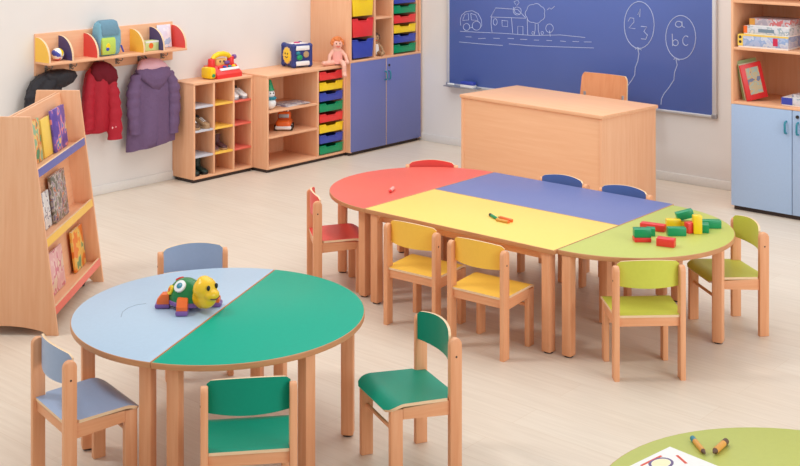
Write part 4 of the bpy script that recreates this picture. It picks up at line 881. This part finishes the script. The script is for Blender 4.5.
crayon('crayon', 'tan crayon in front of the orange one on the yellow tabletop', 3.968, 5.415, 4.060, 5.415, 0.5302, 0.008, orange_body, M['porange'], None, group='crayons on the yellow table')
crayon('crayon', 'short pink and red crayon on the red tabletop', 3.079, 5.595, 3.118, 5.515, 0.5302, 0.011, mat('crayon_pink', (244, 170, 160), 0.5), M['pred'])
t = thing('printed_sheet', 'white printed sheet with large outlined figures on the near lime tabletop', 'paper', (5.971, 3.574, 0.5052), R(-8))
obj('sheet', b1((0, -0.297, 0), (0.21 * 1.4, 0, 0.0012), 0), M['paper'], t)
ink = mat('ink_violet', (112, 96, 136), 0.6); inr = mat('ink_red', (222, 92, 70), 0.6); iny = mat('ink_yellow', (248, 238, 196), 0.6)
def printed(nm, pts, r, m):
    bm = new(); tube(bm, [(x, y, 0.0012) for x, y in pts], r, 6, mx=Matrix.Diagonal((1, 1, 0.25, 1)) if False else None)
    bmesh.ops.transform(bm, matrix=Matrix.Translation((0, 0, 0.0012)) @ Matrix.Diagonal((1, 1, 0.12, 1)) @ Matrix.Translation((0, 0, -0.0012)), verts=bm.verts)
    return obj(nm, bm, m, t)
printed('printed_bar', [(0.052, -0.035), (0.105, -0.060)], 0.0055, inr)
printed('printed_figure', arc(0.052, -0.118, 0.030, 0.042, 0, 350, 24), 0.0045, ink)
printed('printed_figure', arc(0.150, -0.125, 0.030, 0.042, 0, 350, 24), 0.0045, ink)
bm = new(); prism(bm, arc(0.052, -0.118, 0.024, 0.036, 0, 345, 22), 'z', 0.0011, 0.0014); obj('printed_fill', bm, iny, t)
printed('printed_bar', [(0.022, -0.075), (0.022, -0.18)], 0.0045, inr)

# ------------------------------------------------------------------ turtle toy
t = thing('turtle_toy', 'green and yellow plastic turtle toy with red feet on the light blue table', 'toy', (3.744, 3.436, 0.5052), R(4)); t.scale = (1.06, 1.06, 1.06)
# local: head towards +x
bm = new()
def dome(zs):
    return [[(rx * math.cos(2 * PI * i / 36), ry * math.sin(2 * PI * i / 36), z) for i in range(36)] for z, rx, ry in zs]
loft(bm, dome([(0.030, 0.082, 0.066), (0.045, 0.084, 0.068), (0.065, 0.080, 0.065), (0.085, 0.068, 0.056), (0.102, 0.050, 0.042), (0.113, 0.028, 0.024), (0.117, 0.006, 0.005)])); sh = obj('shell', bm, M['shell'], t, ang=60)
bm = new(); loft(bm, dome([(0.014, 0.078, 0.060), (0.020, 0.088, 0.070), (0.032, 0.088, 0.070), (0.036, 0.084, 0.066)])); obj('belly', bm, M['ppurple'], t)
def badge(a, el, r, m, m2, nm):
    d = Vector((math.cos(R(a)) * math.cos(R(el)), math.sin(R(a)) * math.cos(R(el)), math.sin(R(el))))
    c = Vector((0.084 * d.x, 0.068 * d.y, 0.042 + 0.072 * d.z)); n = Vector((d.x / 0.084, d.y / 0.068, d.z / 0.075)).normalized()
    mx = Matrix.Translation(c) @ n.to_track_quat('Z', 'Y').to_matrix().to_4x4()
    bm = new(); cyl(bm, (0, 0, 0.001), r, 0.010, 'z', 24, bev=0.002, mx=mx); o = obj(nm, bm, m, sh)
    bm = new(); cyl(bm, (0, 0, 0.004), r * 0.5, 0.008, 'z', 16, bev=0.001, mx=mx); bmesh.ops.transform(bm, matrix=Matrix(), verts=bm.verts); obj(nm + '_centre', bm, m2, sh)
badge(-82, 48, 0.026, M['white'], M['pteal'], 'round_badge')
badge(-122, 26, 0.020, M['pyellow'], M['porange'], 'flower_badge')
badge(170, 55, 0.018, M['pred'], M['porange'], 'red_badge')
for sx, sy, a in ((0.050, -0.074, -50), (-0.070, -0.062, -140), (0.076, 0.076, 35), (-0.070, 0.062, 140)):
    mx = Matrix.Translation((sx, sy, 0)) @ Matrix.Rotation(R(a), 4, 'Z')
    bm = new(); prism(bm, [(-0.024, 0.012), (0.028, 0.012), (0.027, 0.034), (0.006, 0.058), (-0.024, 0.060)], 'y', -0.022, 0.022, 0.005, mx=mx); ft = obj('foot', bm, M['porange'], t)
    bm = new(); box(bm, (-0.026, -0.025, 0.0), (0.035, 0.025, 0.020), 0.007, mx=mx); obj('sole', bm, M['ppurple'], ft)
bm = new()
ball(bm, (0.104, 0, 0.092), (0.046, 0.052, 0.048), seg=28); ball(bm, (0.110, 0, 0.058), (0.042, 0.044, 0.042), seg=24); ball(bm, (0.140, 0, 0.076), (0.030, 0.036, 0.024), seg=20); ball(bm, (0.096, 0, 0.128), (0.022, 0.030, 0.016), seg=18)
tube(bm, [(0.06, 0, 0.055), (0.10, 0, 0.05)], [0.036, 0.040], 16); hd = obj('head', bm, M['lemon'], t); remesh(hd, 0.004, 4)
for s in (-1, 1):
    bm = new(); ball(bm, (0.146, s * 0.022, 0.108), (0.006, 0.008, 0.011), seg=12); obj('eye', bm, M['black'], hd)
bm = new(); tube(bm, [(0.160, -0.024, 0.068), (0.169, 0, 0.062), (0.160, 0.024, 0.068)], 0.003, 6); obj('mouth', bm, M['brown'], hd)
# faint pencil arc drawn on the light blue tabletop belongs to the table; thin raised stroke
# ------------------------------------------------------------------ light
w = bpy.data.worlds.new('world'); SC.world = w; w.use_nodes = True
w.node_tree.nodes['Background'].inputs['Color'].default_value = (1.0, 0.995, 0.99, 1)
w.node_tree.nodes['Background'].inputs['Strength'].default_value = 0.62
def area(name, loc, target, size, energy, col=(1, 1, 1), size_y=None):
    l = bpy.data.lights.new(name, 'AREA'); l.energy = energy; l.color = col; l.size = size
    if size_y: l.shape = 'RECTANGLE'; l.size_y = size_y
    o = bpy.data.objects.new(name, l); COL.objects.link(o); o.location = loc
    o.rotation_euler = (Vector(target) - Vector(loc)).to_track_quat('-Z', 'Y').to_euler(); return o
area('studio_softbox', (1.0, 1.6, 5.6), (4.3, 5.6, 0.2), 1.0, 110, (1, 0.99, 0.98))
area('ceiling_light_panel', (3.0, 7.0, 4.6), (3.0, 7.0, 0), 5.0, 140, (0.99, 0.995, 1))
area('right_fill_softbox', (10.6, 4.6, 2.6), (0, 6.2, 0.9), 3.5, 150, (0.98, 0.99, 1))  # unseen softbox added at the right to brighten the left wall and cabinet fronts

vs = SC.view_settings; vs.view_transform = 'Standard'; vs.look = 'None'; vs.exposure = 0.0; vs.gamma = 1; vs.use_curve_mapping = False
